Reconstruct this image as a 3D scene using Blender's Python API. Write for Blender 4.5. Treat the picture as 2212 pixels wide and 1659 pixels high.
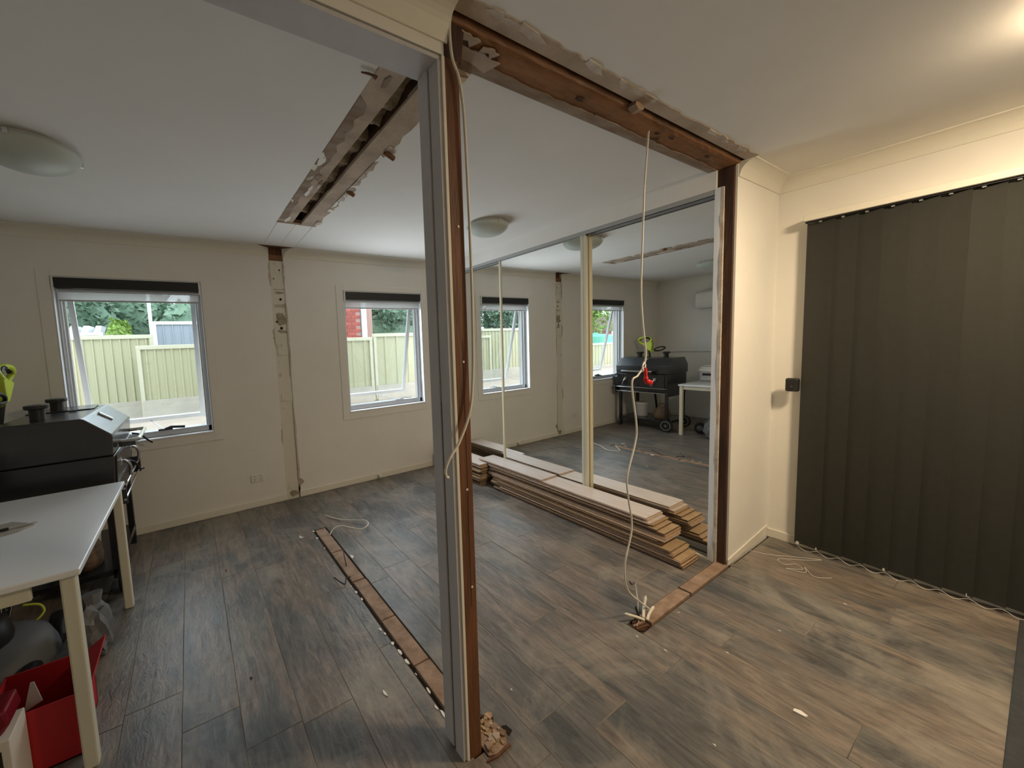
import bpy, bmesh, math, random
from mathutils import Vector, Matrix
random.seed(7)
scene = bpy.context.scene
C = scene.collection
for o in list(bpy.data.objects): bpy.data.objects.remove(o)

# ------------------------------------------------------------------ camera
YAW, PITCH, ROLL, FPX, CAMZ = 0.5537, 0.08786, -0.04285, 833.85, 1.4367
PX, PY = 927.3, 819.86
fw = Vector((math.sin(YAW)*math.cos(PITCH), math.cos(YAW)*math.cos(PITCH), -math.sin(PITCH)))
r0 = Vector((math.cos(YAW), -math.sin(YAW), 0)); u0 = r0.cross(fw)
rt = r0*math.cos(ROLL)+u0*math.sin(ROLL); up = -r0*math.sin(ROLL)+u0*math.cos(ROLL)
cam = bpy.data.cameras.new('camera'); camo = bpy.data.objects.new('camera', cam); C.objects.link(camo)
cam.sensor_fit = 'HORIZONTAL'; cam.sensor_width = 36.0; cam.lens = FPX/2212*36
cam.shift_x = (1106-PX)/2212; cam.shift_y = (PY-829.5)/2212
cam.clip_start = 0.02; cam.clip_end = 200
m = Matrix((rt, up, -fw)).transposed().to_4x4(); m.translation = Vector((0, 0, CAMZ)); camo.matrix_world = m
scene.camera = camo
# ------------------------------------------------------------------ sky, added window fill lamps, exposure
SKY, WINL, LAMP = 5.0, (2.8, 22.0), 228.0
w = bpy.data.worlds.new('overcast_sky'); scene.world = w; w.use_nodes = True
bg = w.node_tree.nodes['Background']; bg.inputs[0].default_value = (0.82, 0.91, 1.0, 1); bg.inputs[1].default_value = SKY
B, M, R, P, H, LW = 3.862, 2.751, 3.362, 0.992, 2.4, -1.88
WIN = [(-0.805, 0.135, 0.76, 2.055), (1.392, 2.320, 0.772, 2.03)]
for i, (x0, x1, z0, z1) in enumerate(WIN):          # area lamp added at each window opening to brighten the rooms
    l = bpy.data.lights.new('window_fill_lamp', 'AREA'); l.shape = 'RECTANGLE'
    l.size = x1-x0-0.08; l.size_y = z1-z0-0.22; l.energy = WINL[i]; l.color = (0.82, 0.91, 1.0)
    lo = bpy.data.objects.new('window_fill_lamp', l); C.objects.link(lo)
    lo.location = ((x0+x1)/2, B+0.035, (z0+z1)/2-0.07); lo.rotation_euler = (math.radians(-90), 0, 0)
    lo.visible_glossy = False
scene.view_settings.view_transform = 'Standard'; scene.view_settings.look = 'None'
scene.view_settings.exposure = 0.0; scene.view_settings.gamma = 1.0
scene.view_settings.use_curve_mapping = False

# ------------------------------------------------------------------ materials
def nt(name):
    m = bpy.data.materials.new(name); m.use_nodes = True
    n = m.node_tree.nodes; l = m.node_tree.links
    return m, n, l, n['Principled BSDF']
def mat(name, col, col2=None, scale=6.0, stretch=(1, 1, 1), rough=0.6, metal=0.0, bump=0.0, bscale=None,
        lo=0.35, hi=0.65, rand=0.0, detail=6, spec=0.5, rough2=None, trans=0.0):
    m, n, l, b = nt(name)
    b.inputs['Roughness'].default_value = rough; b.inputs['Metallic'].default_value = metal
    b.inputs['Specular IOR Level'].default_value = spec
    b.inputs['Base Color'].default_value = (*col, 1)
    if trans: b.inputs['Transmission Weight'].default_value = trans
    if col2 is None and not bump and not rand: return m
    geo = n.new('ShaderNodeNewGeometry'); mp = n.new('ShaderNodeMapping'); mp.inputs['Scale'].default_value = stretch
    if rand:
        oi = n.new('ShaderNodeObjectInfo'); ad = n.new('ShaderNodeVectorMath'); ad.operation = 'ADD'
        mu = n.new('ShaderNodeMath'); mu.operation = 'MULTIPLY'; mu.inputs[1].default_value = 37.0
        l.new(oi.outputs['Random'], mu.inputs[0]); l.new(mu.outputs[0], ad.inputs[1]); l.new(geo.outputs['Position'], ad.inputs[0])
        l.new(ad.outputs[0], mp.inputs['Vector'])
    else: l.new(geo.outputs['Position'], mp.inputs['Vector'])
    ns = n.new('ShaderNodeTexNoise'); ns.inputs['Scale'].default_value = scale; ns.inputs['Detail'].default_value = detail
    ns.inputs['Roughness'].default_value = 0.62
    l.new(mp.outputs[0], ns.inputs['Vector'])
    out = None
    if col2 is not None:
        rp = n.new('ShaderNodeValToRGB'); e = rp.color_ramp.elements
        e[0].position = lo; e[0].color = (*col, 1); e[1].position = hi; e[1].color = (*col2, 1)
        l.new(ns.outputs['Fac'], rp.inputs[0]); out = rp.outputs[0]
    if rand:
        hv = n.new('ShaderNodeHueSaturation'); mr = n.new('ShaderNodeMapRange')
        mr.inputs['To Min'].default_value = 1-rand; mr.inputs['To Max'].default_value = 1+rand
        l.new(oi.outputs['Random'], mr.inputs[0]); l.new(mr.outputs[0], hv.inputs['Value'])
        if out is not None: l.new(out, hv.inputs['Color'])
        else: hv.inputs['Color'].default_value = (*col, 1)
        out = hv.outputs[0]
    if out is not None: l.new(out, b.inputs['Base Color'])
    if rough2 is not None:
        mr2 = n.new('ShaderNodeMapRange'); mr2.inputs['From Min'].default_value = lo; mr2.inputs['From Max'].default_value = hi
        mr2.inputs['To Min'].default_value = rough; mr2.inputs['To Max'].default_value = rough2
        l.new(ns.outputs['Fac'], mr2.inputs[0]); l.new(mr2.outputs[0], b.inputs['Roughness'])
    if bump:
        bn = n.new('ShaderNodeTexNoise'); bn.inputs['Scale'].default_value = bscale or scale*4; bn.inputs['Detail'].default_value = 4
        l.new(mp.outputs[0], bn.inputs['Vector'])
        bp = n.new('ShaderNodeBump'); bp.inputs['Strength'].default_value = bump; bp.inputs['Distance'].default_value = 0.01
        l.new(bn.outputs['Fac'], bp.inputs['Height']); l.new(bp.outputs[0], b.inputs['Normal'])
    return m
def plank_mat():
    m, n, l, b = nt('weathered_timber_laminate')
    geo = n.new('ShaderNodeNewGeometry'); oi = n.new('ShaderNodeObjectInfo')
    mu = n.new('ShaderNodeMath'); mu.operation = 'MULTIPLY'; mu.inputs[1].default_value = 53.0
    ad = n.new('ShaderNodeVectorMath'); ad.operation = 'ADD'
    l.new(oi.outputs['Random'], mu.inputs[0]); l.new(mu.outputs[0], ad.inputs[1]); l.new(geo.outputs['Position'], ad.inputs[0])
    def noise(vec, sc, st, det=6, rg=0.6, dist=0.0):
        mp = n.new('ShaderNodeMapping'); mp.inputs['Scale'].default_value = st; l.new(vec, mp.inputs['Vector'])
        t = n.new('ShaderNodeTexNoise'); t.inputs['Scale'].default_value = sc; t.inputs['Detail'].default_value = det
        t.inputs['Roughness'].default_value = rg; t.inputs['Distortion'].default_value = dist
        l.new(mp.outputs[0], t.inputs['Vector']); return t.outputs['Fac']
    def ramp(f, stops):
        r = n.new('ShaderNodeValToRGB'); e = r.color_ramp.elements
        while len(e) < len(stops): e.new(0.5)
        for q, (p, c) in zip(e, stops): q.position = p; q.color = (*c, 1) if len(c) == 3 else c
        l.new(f, r.inputs[0]); return r.outputs[0]
    def mix(f, a, c, mode='MIX'):
        x = n.new('ShaderNodeMix'); x.data_type = 'RGBA'; x.blend_type = mode
        if isinstance(f, float): x.inputs[0].default_value = f
        else: l.new(f, x.inputs[0])
        l.new(a, x.inputs[6]); l.new(c, x.inputs[7]); return x.outputs[2]
    big = noise(ad.outputs[0], 1.3, (3.0, 0.8, 1), 4, 0.55, 0.8)
    base = ramp(big, [(0.30, (0.078, 0.080, 0.080)), (0.45, (0.125, 0.119, 0.110)), (0.56, (0.172, 0.142, 0.119)), (0.74, (0.205, 0.172, 0.142))])
    grain = noise(ad.outputs[0], 7.0, (5.0, 0.8, 1), 8, 0.72, 0.7)
    g2 = ramp(grain, [(0.30, (0.42, 0.42, 0.43)), (0.5, (0.95, 0.95, 0.95)), (0.70, (1.62, 1.56, 1.47))])
    col = mix(1.0, base, g2, 'MULTIPLY')
    dust = noise(geo.outputs['Position'], 2.2, (1, 1, 1), 8, 0.7, 0.9)
    dm = ramp(dust, [(0.49, (0, 0, 0)), (0.70, (0.68, 0.68, 0.68))])
    dc = n.new('ShaderNodeRGB'); dc.outputs[0].default_value = (0.33, 0.30, 0.25, 1)
    col = mix(dm, col, dc.outputs[0])
    l.new(col, b.inputs['Base Color'])
    rr = n.new('ShaderNodeMapRange'); rr.inputs['From Min'].default_value = 0.3; rr.inputs['From Max'].default_value = 0.7
    rr.inputs['To Min'].default_value = 0.33; rr.inputs['To Max'].default_value = 0.47
    l.new(dust, rr.inputs[0]); l.new(rr.outputs[0], b.inputs['Roughness'])
    bh = noise(ad.outputs[0], 14.0, (2.2, 0.8, 1), 5, 0.6, 0.8)
    bp = n.new('ShaderNodeBump'); bp.inputs['Strength'].default_value = 0.5; bp.inputs['Distance'].default_value = 0.006
    l.new(bh, bp.inputs['Height']); l.new(bp.outputs[0], b.inputs['Normal'])
    b.inputs['Specular IOR Level'].default_value = 0.6
    return m
def emis(name, col, s):
    m, n, l, b = nt(name); b.inputs['Emission Color'].default_value = (*col, 1); b.inputs['Emission Strength'].default_value = s
    b.inputs['Base Color'].default_value = (.8, .8, .8, 1); return m
def glass_mat():
    m = bpy.data.materials.new('window_glass'); m.use_nodes = True; n = m.node_tree.nodes; l = m.node_tree.links
    n.remove(n['Principled BSDF']); t = n.new('ShaderNodeBsdfTransparent'); t.inputs[0].default_value = (.93, .96, .96, 1)
    g = n.new('ShaderNodeBsdfGlossy'); g.inputs['Roughness'].default_value = 0.0
    lw = n.new('ShaderNodeLayerWeight'); lw.inputs[0].default_value = 0.5
    pw = n.new('ShaderNodeMath'); pw.operation = 'POWER'; pw.inputs[1].default_value = 5.0; l.new(lw.outputs['Facing'], pw.inputs[0])
    fr = n.new('ShaderNodeMath'); fr.operation = 'MULTIPLY_ADD'; fr.inputs[1].default_value = .7; fr.inputs[2].default_value = .04; l.new(pw.outputs[0], fr.inputs[0])
    mx = n.new('ShaderNodeMixShader'); l.new(fr.outputs[0], mx.inputs[0]); l.new(t.outputs[0], mx.inputs[1]); l.new(g.outputs[0], mx.inputs[2])
    l.new(mx.outputs[0], n['Material Output'].inputs[0]); return m
def fabric_mat():
    m = bpy.data.materials.new('sheer_white_blind_fabric'); m.use_nodes = True; n = m.node_tree.nodes; l = m.node_tree.links
    n.remove(n['Principled BSDF']); t = n.new('ShaderNodeBsdfTranslucent'); t.inputs[0].default_value = (.8, .8, .82, 1)
    d = n.new('ShaderNodeBsdfDiffuse'); d.inputs[0].default_value = (.75, .75, .74, 1); tr = n.new('ShaderNodeBsdfTransparent')
    a = n.new('ShaderNodeMixShader'); a.inputs[0].default_value = .5; l.new(t.outputs[0], a.inputs[1]); l.new(d.outputs[0], a.inputs[2])
    c = n.new('ShaderNodeMixShader'); c.inputs[0].default_value = .3; l.new(a.outputs[0], c.inputs[1]); l.new(tr.outputs[0], c.inputs[2])
    l.new(c.outputs[0], n['Material Output'].inputs[0]); return m
MT = {}
MT['wall'] = mat('cream_wall_paint', (.80, .782, .73), (.77, .752, .70), 3.0, rough=.7, bump=.03, bscale=60, spec=.25)
MT['ceil'] = mat('ceiling_paint', (.79, .77, .725), (.765, .745, .70), 2.5, rough=.8, bump=.02, bscale=60, spec=.2)
MT['trim'] = mat('cream_gloss_trim', (.76, .73, .64), rough=.45)
MT['grey_paint'] = mat('lilac_grey_jamb_paint', (.62, .61, .62), (.55, .54, .55), 5, (1, 1, .3), rough=.6)
MT['plank'] = plank_mat()
MT['seam'] = mat('dusty_plank_seam', (.30, .26, .21), (.12, .105, .09), 3, rough=.9)
MT['sub'] = mat('subfloor_dark', (.035, .028, .022), (.07, .055, .045), 8, rough=.95)
MT['stud'] = mat('brown_hardwood_stud', (.075, .028, .010), (.19, .075, .028), 5, (6, 6, .6), rough=.65, bump=.3, bscale=24, lo=.3, hi=.7)
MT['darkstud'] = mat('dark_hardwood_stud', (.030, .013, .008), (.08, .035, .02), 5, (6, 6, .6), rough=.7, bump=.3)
MT['beam'] = mat('orange_brown_beam_timber', (.10, .042, .015), (.30, .135, .05), 3.2, (.9, 5, 5), rough=.6, bump=.35, bscale=18, lo=.30, hi=.68)
MT['raw'] = mat('raw_plasterboard', (.50, .40, .31), (.36, .28, .21), 7, rough=.9, bump=.25, bscale=30)
MT['residue'] = mat('grey_brown_plaster_residue', (.34, .27, .21), (.22, .15, .10), 6, (1, 3, 3), rough=.9, bump=.2)
MT['smudge'] = mat('brown_smudge', (.46, .39, .29), (.27, .21, .14), 14, rough=.9)
MT['rawp'] = mat('torn_plaster_paper', (.62, .57, .50), (.42, .34, .26), 11, rough=.9, bump=.3)
MT['plate'] = mat('pale_pine_plate', (.36, .25, .175), (.22, .14, .095), 5, (3, 3, 3), rough=.8, bump=.3, bscale=30)
MT['insul'] = mat('dusty_insulation', (.50, .41, .27), (.24, .175, .105), 9, (.6, 2.2, 1), rough=1, bump=1.0, bscale=16)
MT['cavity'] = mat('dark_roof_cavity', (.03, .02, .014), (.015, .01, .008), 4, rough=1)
MT['plaster'] = mat('white_plaster_chip', (.78, .76, .70), rough=.9)
MT['patch'] = mat('stained_wall_sheet', (.70, .67, .57), (.34, .28, .20), 4.5, (2.2, 1, 1.3), rough=.85, lo=.60, hi=.78, bump=.25)
MT['alu'] = mat('silver_window_aluminium', (.52, .54, .57), rough=.35, metal=.35)
MT['whitealu'] = mat('white_window_frame', (.72, .74, .76), rough=.4)
MT['glass'] = glass_mat(); MT['fabric'] = fabric_mat()
MT['blackblind'] = mat('black_blind_cassette', (.012, .012, .013), rough=.5)
MT['black'] = mat('black_plastic', (.012, .012, .012), rough=.45)
MT['bbq'] = mat('black_enamel_steel', (.016, .017, .020), rough=.25, spec=.85)
MT['chrome'] = mat('polished_steel', (.75, .76, .78), rough=.18, metal=1)
MT['mirror'] = mat('mirror_glass', (.92, .94, .93), rough=0.0, metal=1)
MT['stile'] = mat('cream_door_stile', (.66, .62, .47), rough=.45)
MT['track'] = mat('grey_door_track', (.42, .43, .42), rough=.45, metal=.2)
MT['jamb'] = mat('white_door_jamb', (.74, .78, .82), rough=.4)
MT['vane'] = mat('charcoal_blind_fabric', (.034, .034, .029), (.030, .031, .026), 30, rough=.75, spec=.3)
MT['whiteplastic'] = mat('white_plastic', (.76, .75, .71), rough=.4)
MT['greyplastic'] = mat('light_grey_plastic', (.52, .52, .52), rough=.5)
MT['cable'] = mat('white_cable_sheath', (.74, .70, .60), rough=.5)
MT['redtape'] = mat('red_insulation_tape', (.62, .012, .016), rough=.4)
MT['tablewhite'] = mat('white_table_laminate', (.80, .82, .84), rough=.24, spec=.6)
MT['tableleg'] = mat('cream_table_leg', (.64, .62, .50), rough=.5)
MT['decor'] = mat('whitewashed_board_face', (.60, .51, .45), (.68, .62, .58), 5, (8, .8, 1), rough=.42, rand=.10)
MT['hdf'] = mat('fibreboard_edge', (.36, .235, .135), (.20, .125, .075), 14, (2, .25, 5), rough=.85, rand=.5)
MT['hdfdark'] = mat('dark_fibreboard_edge', (.17, .105, .07), (.10, .065, .045), 14, (2, .25, 5), rough=.85)
MT['hdfpale'] = mat('pale_board_edge', (.52, .39, .29), (.40, .28, .20), 14, (2, .25, 5), rough=.8)
MT['back'] = mat('tan_board_backing', (.44, .31, .175), (.36, .245, .135), 5, (5, .7, 1), rough=.8, rand=.15)
MT['lampglass'] = mat('frosted_lamp_glass', (.50, .54, .49), rough=.35)
MT['lime'] = mat('lime_green_plastic', (.42, .50, .03), rough=.45)
MT['red'] = mat('red_cardboard', (.42, .012, .018), rough=.6); MT['dred'] = mat('maroon_glossy_bag', (.16, .006, .014), rough=.3)
MT['carton'] = mat('white_printed_carton', (.62, .58, .52), rough=.6)
MT['rubber'] = mat('black_rubber', (.015, .015, .015), rough=.8)
MT['mowergrey'] = mat('grey_mower_deck', (.14, .15, .16), rough=.45)
MT['yellow'] = mat('yellow_label', (.7, .5, .03), rough=.6)
MT['wood'] = mat('varnished_wood', (.28, .13, .05), rough=.5)
MT['fence'] = mat('cream_steel_fence', (.36, .345, .215), rough=.5); MT['capping'] = mat('fence_capping', (.46, .44, .32), rough=.5)
MT['plinth'] = mat('concrete_plinth', (.42, .385, .31), (.37, .34, .28), 6, rough=.9)
MT['greyfence'] = mat('blue_grey_fence', (.26, .29, .33), rough=.5)
MT['ground'] = mat('pale_dirt_ground', (.33, .285, .23), (.26, .23, .19), 5, rough=.95)
MT['leaf'] = mat('dark_green_leaf', (.055, .11, .065), (.115, .19, .115), 5, rough=.6); MT['limeleaf'] = mat('lime_leaf', (.18, .28, .04), (.13, .23, .025), 6, rough=.6)
MT['bark'] = mat('tree_bark', (.20, .15, .11), (.12, .09, .07), 8, rough=.9)
MT['brick'] = mat('red_brick', (.32, .075, .055), (.26, .055, .04), 9, rough=.85, rand=.15); MT['mortar'] = mat('pale_mortar', (.33, .20, .165), rough=.9)
MT['roofmetal'] = mat('grey_metal_roof', (.36, .38, .42), rough=.4); MT['tank'] = mat('green_water_tank', (.10, .36, .26), rough=.5)
MT['mat'] = mat('dark_grey_mat', (.042, .046, .050), (.03, .034, .037), 40, rough=.95)
MT['paper'] = mat('clear_wrap', (.42, .40, .36), rough=.25)

# ------------------------------------------------------------------ mesh helpers
class G:
    def __init__(s): s.v = []; s.f = []; s.m = []
    def add(s, vs, fs, m=0):
        k = len(s.v); s.v += [tuple(v) for v in vs]; s.f += [tuple(i+k for i in f) for f in fs]; s.m += [m]*len(fs); return s
    def box(s, x0, x1, y0, y1, z0, z1, m=0, top=None):
        vs = [(x, y, z) for z in (z0, z1) for y in (y0, y1) for x in (x0, x1)]
        fs = [(0, 2, 3, 1), (4, 5, 7, 6), (0, 1, 5, 4), (1, 3, 7, 5), (3, 2, 6, 7), (2, 0, 4, 6)]
        s.add(vs, fs, m)
        if top is not None: s.m[-5] = top
        return s
    def prism(s, poly, ax, a0, a1, m=0):
        n = len(poly)
        def pt(p, a): return {'x': (a, p[0], p[1]), 'y': (p[0], a, p[1]), 'z': (p[0], p[1], a)}[ax]
        vs = [pt(p, a0) for p in poly]+[pt(p, a1) for p in poly]
        fs = [tuple(range(n)), tuple(range(2*n-1, n-1, -1))]+[(i, (i+1) % n, n+(i+1) % n, n+i) for i in range(n)]
        return s.add(vs, fs, m)
    def tube(s, pts, r, n=8, m=0, cap=True):
        pts = [Vector(p) for p in pts]; k = len(pts); rings = []
        t = (pts[1]-pts[0]).normalized(); a = Vector((0, 0, 1)) if abs(t.z) < .9 else Vector((1, 0, 0))
        u = t.cross(a).normalized(); vs = []
        for i, p in enumerate(pts):
            t2 = (pts[min(i+1, k-1)]-pts[max(i-1, 0)]).normalized()
            u = (u-t2*u.dot(t2)).normalized(); v = t2.cross(u); rr = r[i] if isinstance(r, (list, tuple)) else r
            vs += [p+(u*math.cos(2*math.pi*j/n)+v*math.sin(2*math.pi*j/n))*rr for j in range(n)]
        fs = [(i*n+j, i*n+(j+1) % n, (i+1)*n+(j+1) % n, (i+1)*n+j) for i in range(k-1) for j in range(n)]
        if cap: fs += [tuple(range(n-1, -1, -1)), tuple(range((k-1)*n, k*n))]
        return s.add(vs, fs, m)
    def lathe(s, prof, c, n=24, ax='z', m=0):
        vs = []
        for r, h in prof:
            for j in range(n):
                a = 2*math.pi*j/n; p, q = r*math.cos(a), r*math.sin(a)
                vs.append({'z': (c[0]+p, c[1]+q, c[2]+h), 'y': (c[0]+p, c[1]+h, c[2]+q), 'x': (c[0]+h, c[1]+p, c[2]+q)}[ax])
        k = len(prof)
        fs = [(i*n+j, i*n+(j+1) % n, (i+1)*n+(j+1) % n, (i+1)*n+j) for i in range(k-1) for j in range(n)]
        if prof[0][0] > 1e-6: fs.append(tuple(range(n-1, -1, -1)))
        if prof[-1][0] > 1e-6: fs.append(tuple(range((k-1)*n, k*n)))
        return s.add(vs, fs, m)
    def xf(s, M4):
        s.v = [tuple(M4 @ Vector(v)) for v in s.v]; return s
def wloc(o):
    v = Vector((0, 0, 0))
    while o: v = v+o.location; o = o.parent
    return v
def mesh(name, g, mats, off=(0, 0, 0), smooth=False):
    me = bpy.data.meshes.new(name); ox, oy, oz = off
    me.from_pydata([(x-ox, y-oy, z-oz) for x, y, z in g.v], [], g.f)
    for k in (mats if isinstance(mats, (list, tuple)) else [mats]): me.materials.append(MT[k] if isinstance(k, str) else k)
    for p, mi in zip(me.polygons, g.m): p.material_index = mi; p.use_smooth = smooth
    bm = bmesh.new(); bm.from_mesh(me); bmesh.ops.remove_doubles(bm, verts=bm.verts, dist=1e-6); bmesh.ops.recalc_face_normals(bm, faces=bm.faces); bm.to_mesh(me); bm.free()
    return me
def obj(name, g, mats, parent=None, base=(0, 0, 0), smooth=False, bevel=0.0):
    """one mesh object; vertices given in world coordinates (no rotation up the chain)"""
    off = wloc(parent) if parent else Vector(base)
    o = bpy.data.objects.new(name, mesh(name, g, mats, off, smooth)); C.objects.link(o)
    if parent: o.parent = parent
    else: o.location = base
    if bevel:
        b = o.modifiers.new('edge', 'BEVEL'); b.width = bevel; b.segments = 2; b.limit_method = 'ANGLE'; b.angle_limit = math.radians(40)
    return o
def tag(o, label, cat, group=None, kind=None):
    o['label'] = label; o['category'] = cat
    if group: o['group'] = group
    if kind: o['kind'] = kind
    return o
def struct(name, g, mats, **k):
    o = obj(name, g, mats, **k); o['kind'] = 'structure'; return o
def slab(o, label, cat): o['label'] = label; o['category'] = cat; return o
def thing(name, label, cat, base=(0, 0, 0), group=None):
    o = bpy.data.objects.new(name, None); C.objects.link(o); o.location = base; o.empty_display_size = .1
    return tag(o, label, cat, group)
def cr(pts, k=6):
    pts = [Vector(p) for p in pts]; out = []
    for i in range(len(pts)-1):
        p0, p1, p2, p3 = pts[max(i-1, 0)], pts[i], pts[i+1], pts[min(i+2, len(pts)-1)]
        for j in range(k):
            t = j/k; out.append(.5*((2*p1)+(p2-p0)*t+(2*p0-5*p1+4*p2-p3)*t*t+(3*p1-p0-3*p2+p3)*t**3))
    return out+[pts[-1]]
def ragged(a0, a1, b, amp, n, rnd):   # jagged edge points along a at offset b
    return [(a0+(a1-a0)*i/n, b+rnd.uniform(-amp, amp)) for i in range(n+1)]
U = random.uniform

# ================================================================== STRUCTURE
# ---- floor: dark subfloor plus individual laminate planks
FY0 = -1.6
floor = struct('floor', G().box(LW-.1, R+.12, FY0-.1, B+.1, -.12, -.016), 'sub')
slab(floor, 'dark weathered timber-look laminate floor with pale dust and open joints', 'floor')
def cut(rects, hole):
    hx0, hx1, hy0, hy1 = hole; out = []
    for x0, x1, y0, y1 in rects:
        if x1 <= hx0 or x0 >= hx1 or y1 <= hy0 or y0 >= hy1: out.append((x0, x1, y0, y1)); continue
        if x0 < hx0: out.append((x0, hx0, y0, y1))
        if x1 > hx1: out.append((hx1, x1, y0, y1))
        a, b = max(x0, hx0), min(x1, hx1)
        if y0 < hy0: out.append((a, b, y0, hy0))
        if y1 > hy1: out.append((a, b, hy1, y1))
    return out
planks = []
def rows(xa, xb, anchor, ya, yb, known):
    k = math.floor((xa-anchor)/.2)
    while anchor+.2*k < xb:
        x0, x1 = max(xa, anchor+.2*k), min(xb, anchor+.2*(k+1)); xm = anchor+.2*(k+.5)
        if x1-x0 > .012:
            j = next((v for q, v in known if abs(q-xm) < .03), None)
            if j is None: j = ya+((k*0.47) % 1)*1.28+.12
            while j-1.28 > ya+.08: j -= 1.28
            cuts = [ya]
            while j < yb-.06: cuts.append(j); j += 1.28
            cuts.append(yb)
            for c0, c1 in zip(cuts[:-1], cuts[1:]): planks.append((x0, x1, c0, c1))
        k += 1
planks.append((.728, .835, 3.052, B-.012))
HOLES = [(1.757, 2.74, .976, 1.058)]
rows(LW, .728, .06, .985, B-.012, [(-.24, 1.90), (-.04, 1.68), (.16, 2.75), (.36, 1.45), (.56, 2.2)])
rows(LW, .835, 1.36-.2*9, FY0, .985, [])
rows(.835, M+.03, 1.36-.2*9, FY0, B-.012, [(1.46, 1.33), (1.66, .80), (2.06, .73), (1.86, .29), (1.26, 2.1), (1.06, .95)])
rows(M+.03, R, 1.36-.2*9, FY0, .975, [(2.86, .35)])
RUB = (.735, .80, 1.0, 1.21)
for h in HOLES: planks = cut(planks, h)
for (x0, x1, y0, y1) in planks:
    g = G(); a, b_ = .0004, .0016
    hx, hy = (x1-x0)/2-a, (y1-y0)/2-a
    top = [(-hx+b_, -hy+b_), (hx-b_, -hy+b_), (hx-b_, hy-b_), (-hx+b_, hy-b_)]; mid = [(-hx, -hy), (hx, -hy), (hx, hy), (-hx, hy)]
    vs = [(x, y, -.012) for x, y in mid]+[(x, y, -.0012) for x, y in mid]+[(x, y, 0) for x, y in top]
    fs = [(i, (i+1) % 4, 4+(i+1) % 4, 4+i) for i in range(4)]+[(4+i, 4+(i+1) % 4, 8+(i+1) % 4, 8+i) for i in range(4)]+[(8, 9, 10, 11)]
    g.add(vs, fs); g.m[4:8] = [1]*4; o = obj('plank', g, ['plank', 'seam']); o.parent = floor; o.location = ((x0+x1)/2, (y0+y1)/2, U(-.0004, .0001))

# ---- ceiling with cut-outs (old wall line, beam line)
HX0, HX1, HY1 = .636, .916, 3.10
cg = G()
T = H+.012
for a in [(LW, R, FY0, .912), (LW, HX0, 1.125, B), (HX1, M+.05, 1.125, B), (HX0, HX1, HY1, B), (LW, .70, .912, 1.125), (2.77, R, .912, 1.1)]:
    cg.box(a[0], a[1], a[2], a[3], H, T)
ceiling = slab(struct('ceiling', cg, 'ceil'), 'off-white plasterboard ceiling with a long strip cut out', 'ceiling')
struct('roof', G().box(LW-.3, R+.4, FY0-.3, B+.75, 2.62, 2.78).box(LW-.3, R+.4, B+.2, B+.75, 2.46, 2.62), 'cavity')  # unseen slab and eave, added to keep sky light out of the rooms
o = bpy.data.objects['roof']; slab(o, 'unseen roof slab with eave added above the rooms to block sky light', 'roof')

# ---- walls
def wallbox(name, boxes, label, mt='wall'):
    g = G()
    for b_ in boxes: g.box(*b_)
    return slab(struct(name, g, mt), label, 'wall')
SX0, SX1 = .700, .826
W1, W2 = WIN
bw = []
for x0, x1 in [(LW-.15, W1[0]), (W1[1], SX0), (SX1, W2[0]), (W2[1], R+.2)]: bw.append((x0, x1, B, B+.2, -.1, 2.6))
for (x0, x1, z0, z1) in WIN: bw += [(x0, x1, B, B+.2, -.1, z0), (x0, x1, B, B+.2, z1, 2.6)]
wallb = wallbox('wall_back', bw, 'cream rear wall with two windows and a stripped vertical band between them')
# stripped band
rnd = random.Random(3)
pts = [(SX0-.004, -.02)]+[(SX0+rnd.uniform(-.005, .008), z*.1) for z in range(0, 23)]
pts += [(SX1+rnd.uniform(-.009, .004), z*.1) for z in range(22, -1, -1)]+[(SX1, -.02)]
obj('stripped_band', G().prism([(SX0-.02, -.02), (SX1+.02, -.02), (SX1+.02, 2.33), (SX0-.02, 2.33)], 'y', B+.010, B+.03), 'patch', wallb)
g = G().prism([(SX0-.06, 2.335), (SX1+.06, 2.335), (SX1+.09, 2.62), (SX0-.09, 2.62)], 'y', B+.035, B+.06)
obj('exposed_timber', g, 'stud', wallb)
obj('exposed_timber', G().box(SX0-.01, SX1+.01, B+.006, B+.034, 2.285, 2.335), 'beam', wallb)
for z0, z1 in [(1.405, 1.475), (.965, 1.04), (1.86, 1.885), (.10, .16), (2.02, 2.028)]:
    obj('joint_patch', G().box(SX0+.012+rnd.uniform(0, .02), SX1-.004, B+.004, B+.012, z0, z1), 'rawp' if z1-z0 < .06 else 'patch', wallb)
obj('bare_soffit', G().prism([(SX0+.004, B+.005), (SX1, B+.005), (SX1+.080, B-.078), (SX0-.100, B-.078)], 'z', H-.0012, H+.001), 'stud', wallb)
for z0, z1, mt_ in [(1.69, 1.80, 'smudge'), (.02, .07, 'smudge'), (1.985, 2.0, 'smudge'), (1.62, 1.64, 'smudge')]:
    e = [(SX0+.02+rnd.uniform(0, .02), z0+rnd.uniform(-.01, .01)), (SX0+.06, z0-.008), (SX1-.012, z0+rnd.uniform(-.01, .01)), (SX1-.008, (z0+z1)/2), (SX1-.02-rnd.uniform(0, .02), z1), (SX0+.05, z1+.006), (SX0+.03, z1-.01)]
    obj('stain_patch', G().prism(e, 'y', B+.0088-rnd.uniform(0, .0008), B+.0105), mt_, wallb)
for z, s_ in [(1.44, .007), (1.0, .007), (1.93, .012), (2.2, .008), (1.72, .010), (1.66, .014), (2.12, .006), (.13, .01)]:
    x = rnd.uniform(SX0+.03, SX1-.03)
    obj('nail_hole', G().lathe([(0, 0), (s_, 0), (s_*.8, .003), (0, .003)], (x, B+.0065, z), 8, 'y'), 'cavity', wallb)
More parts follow.
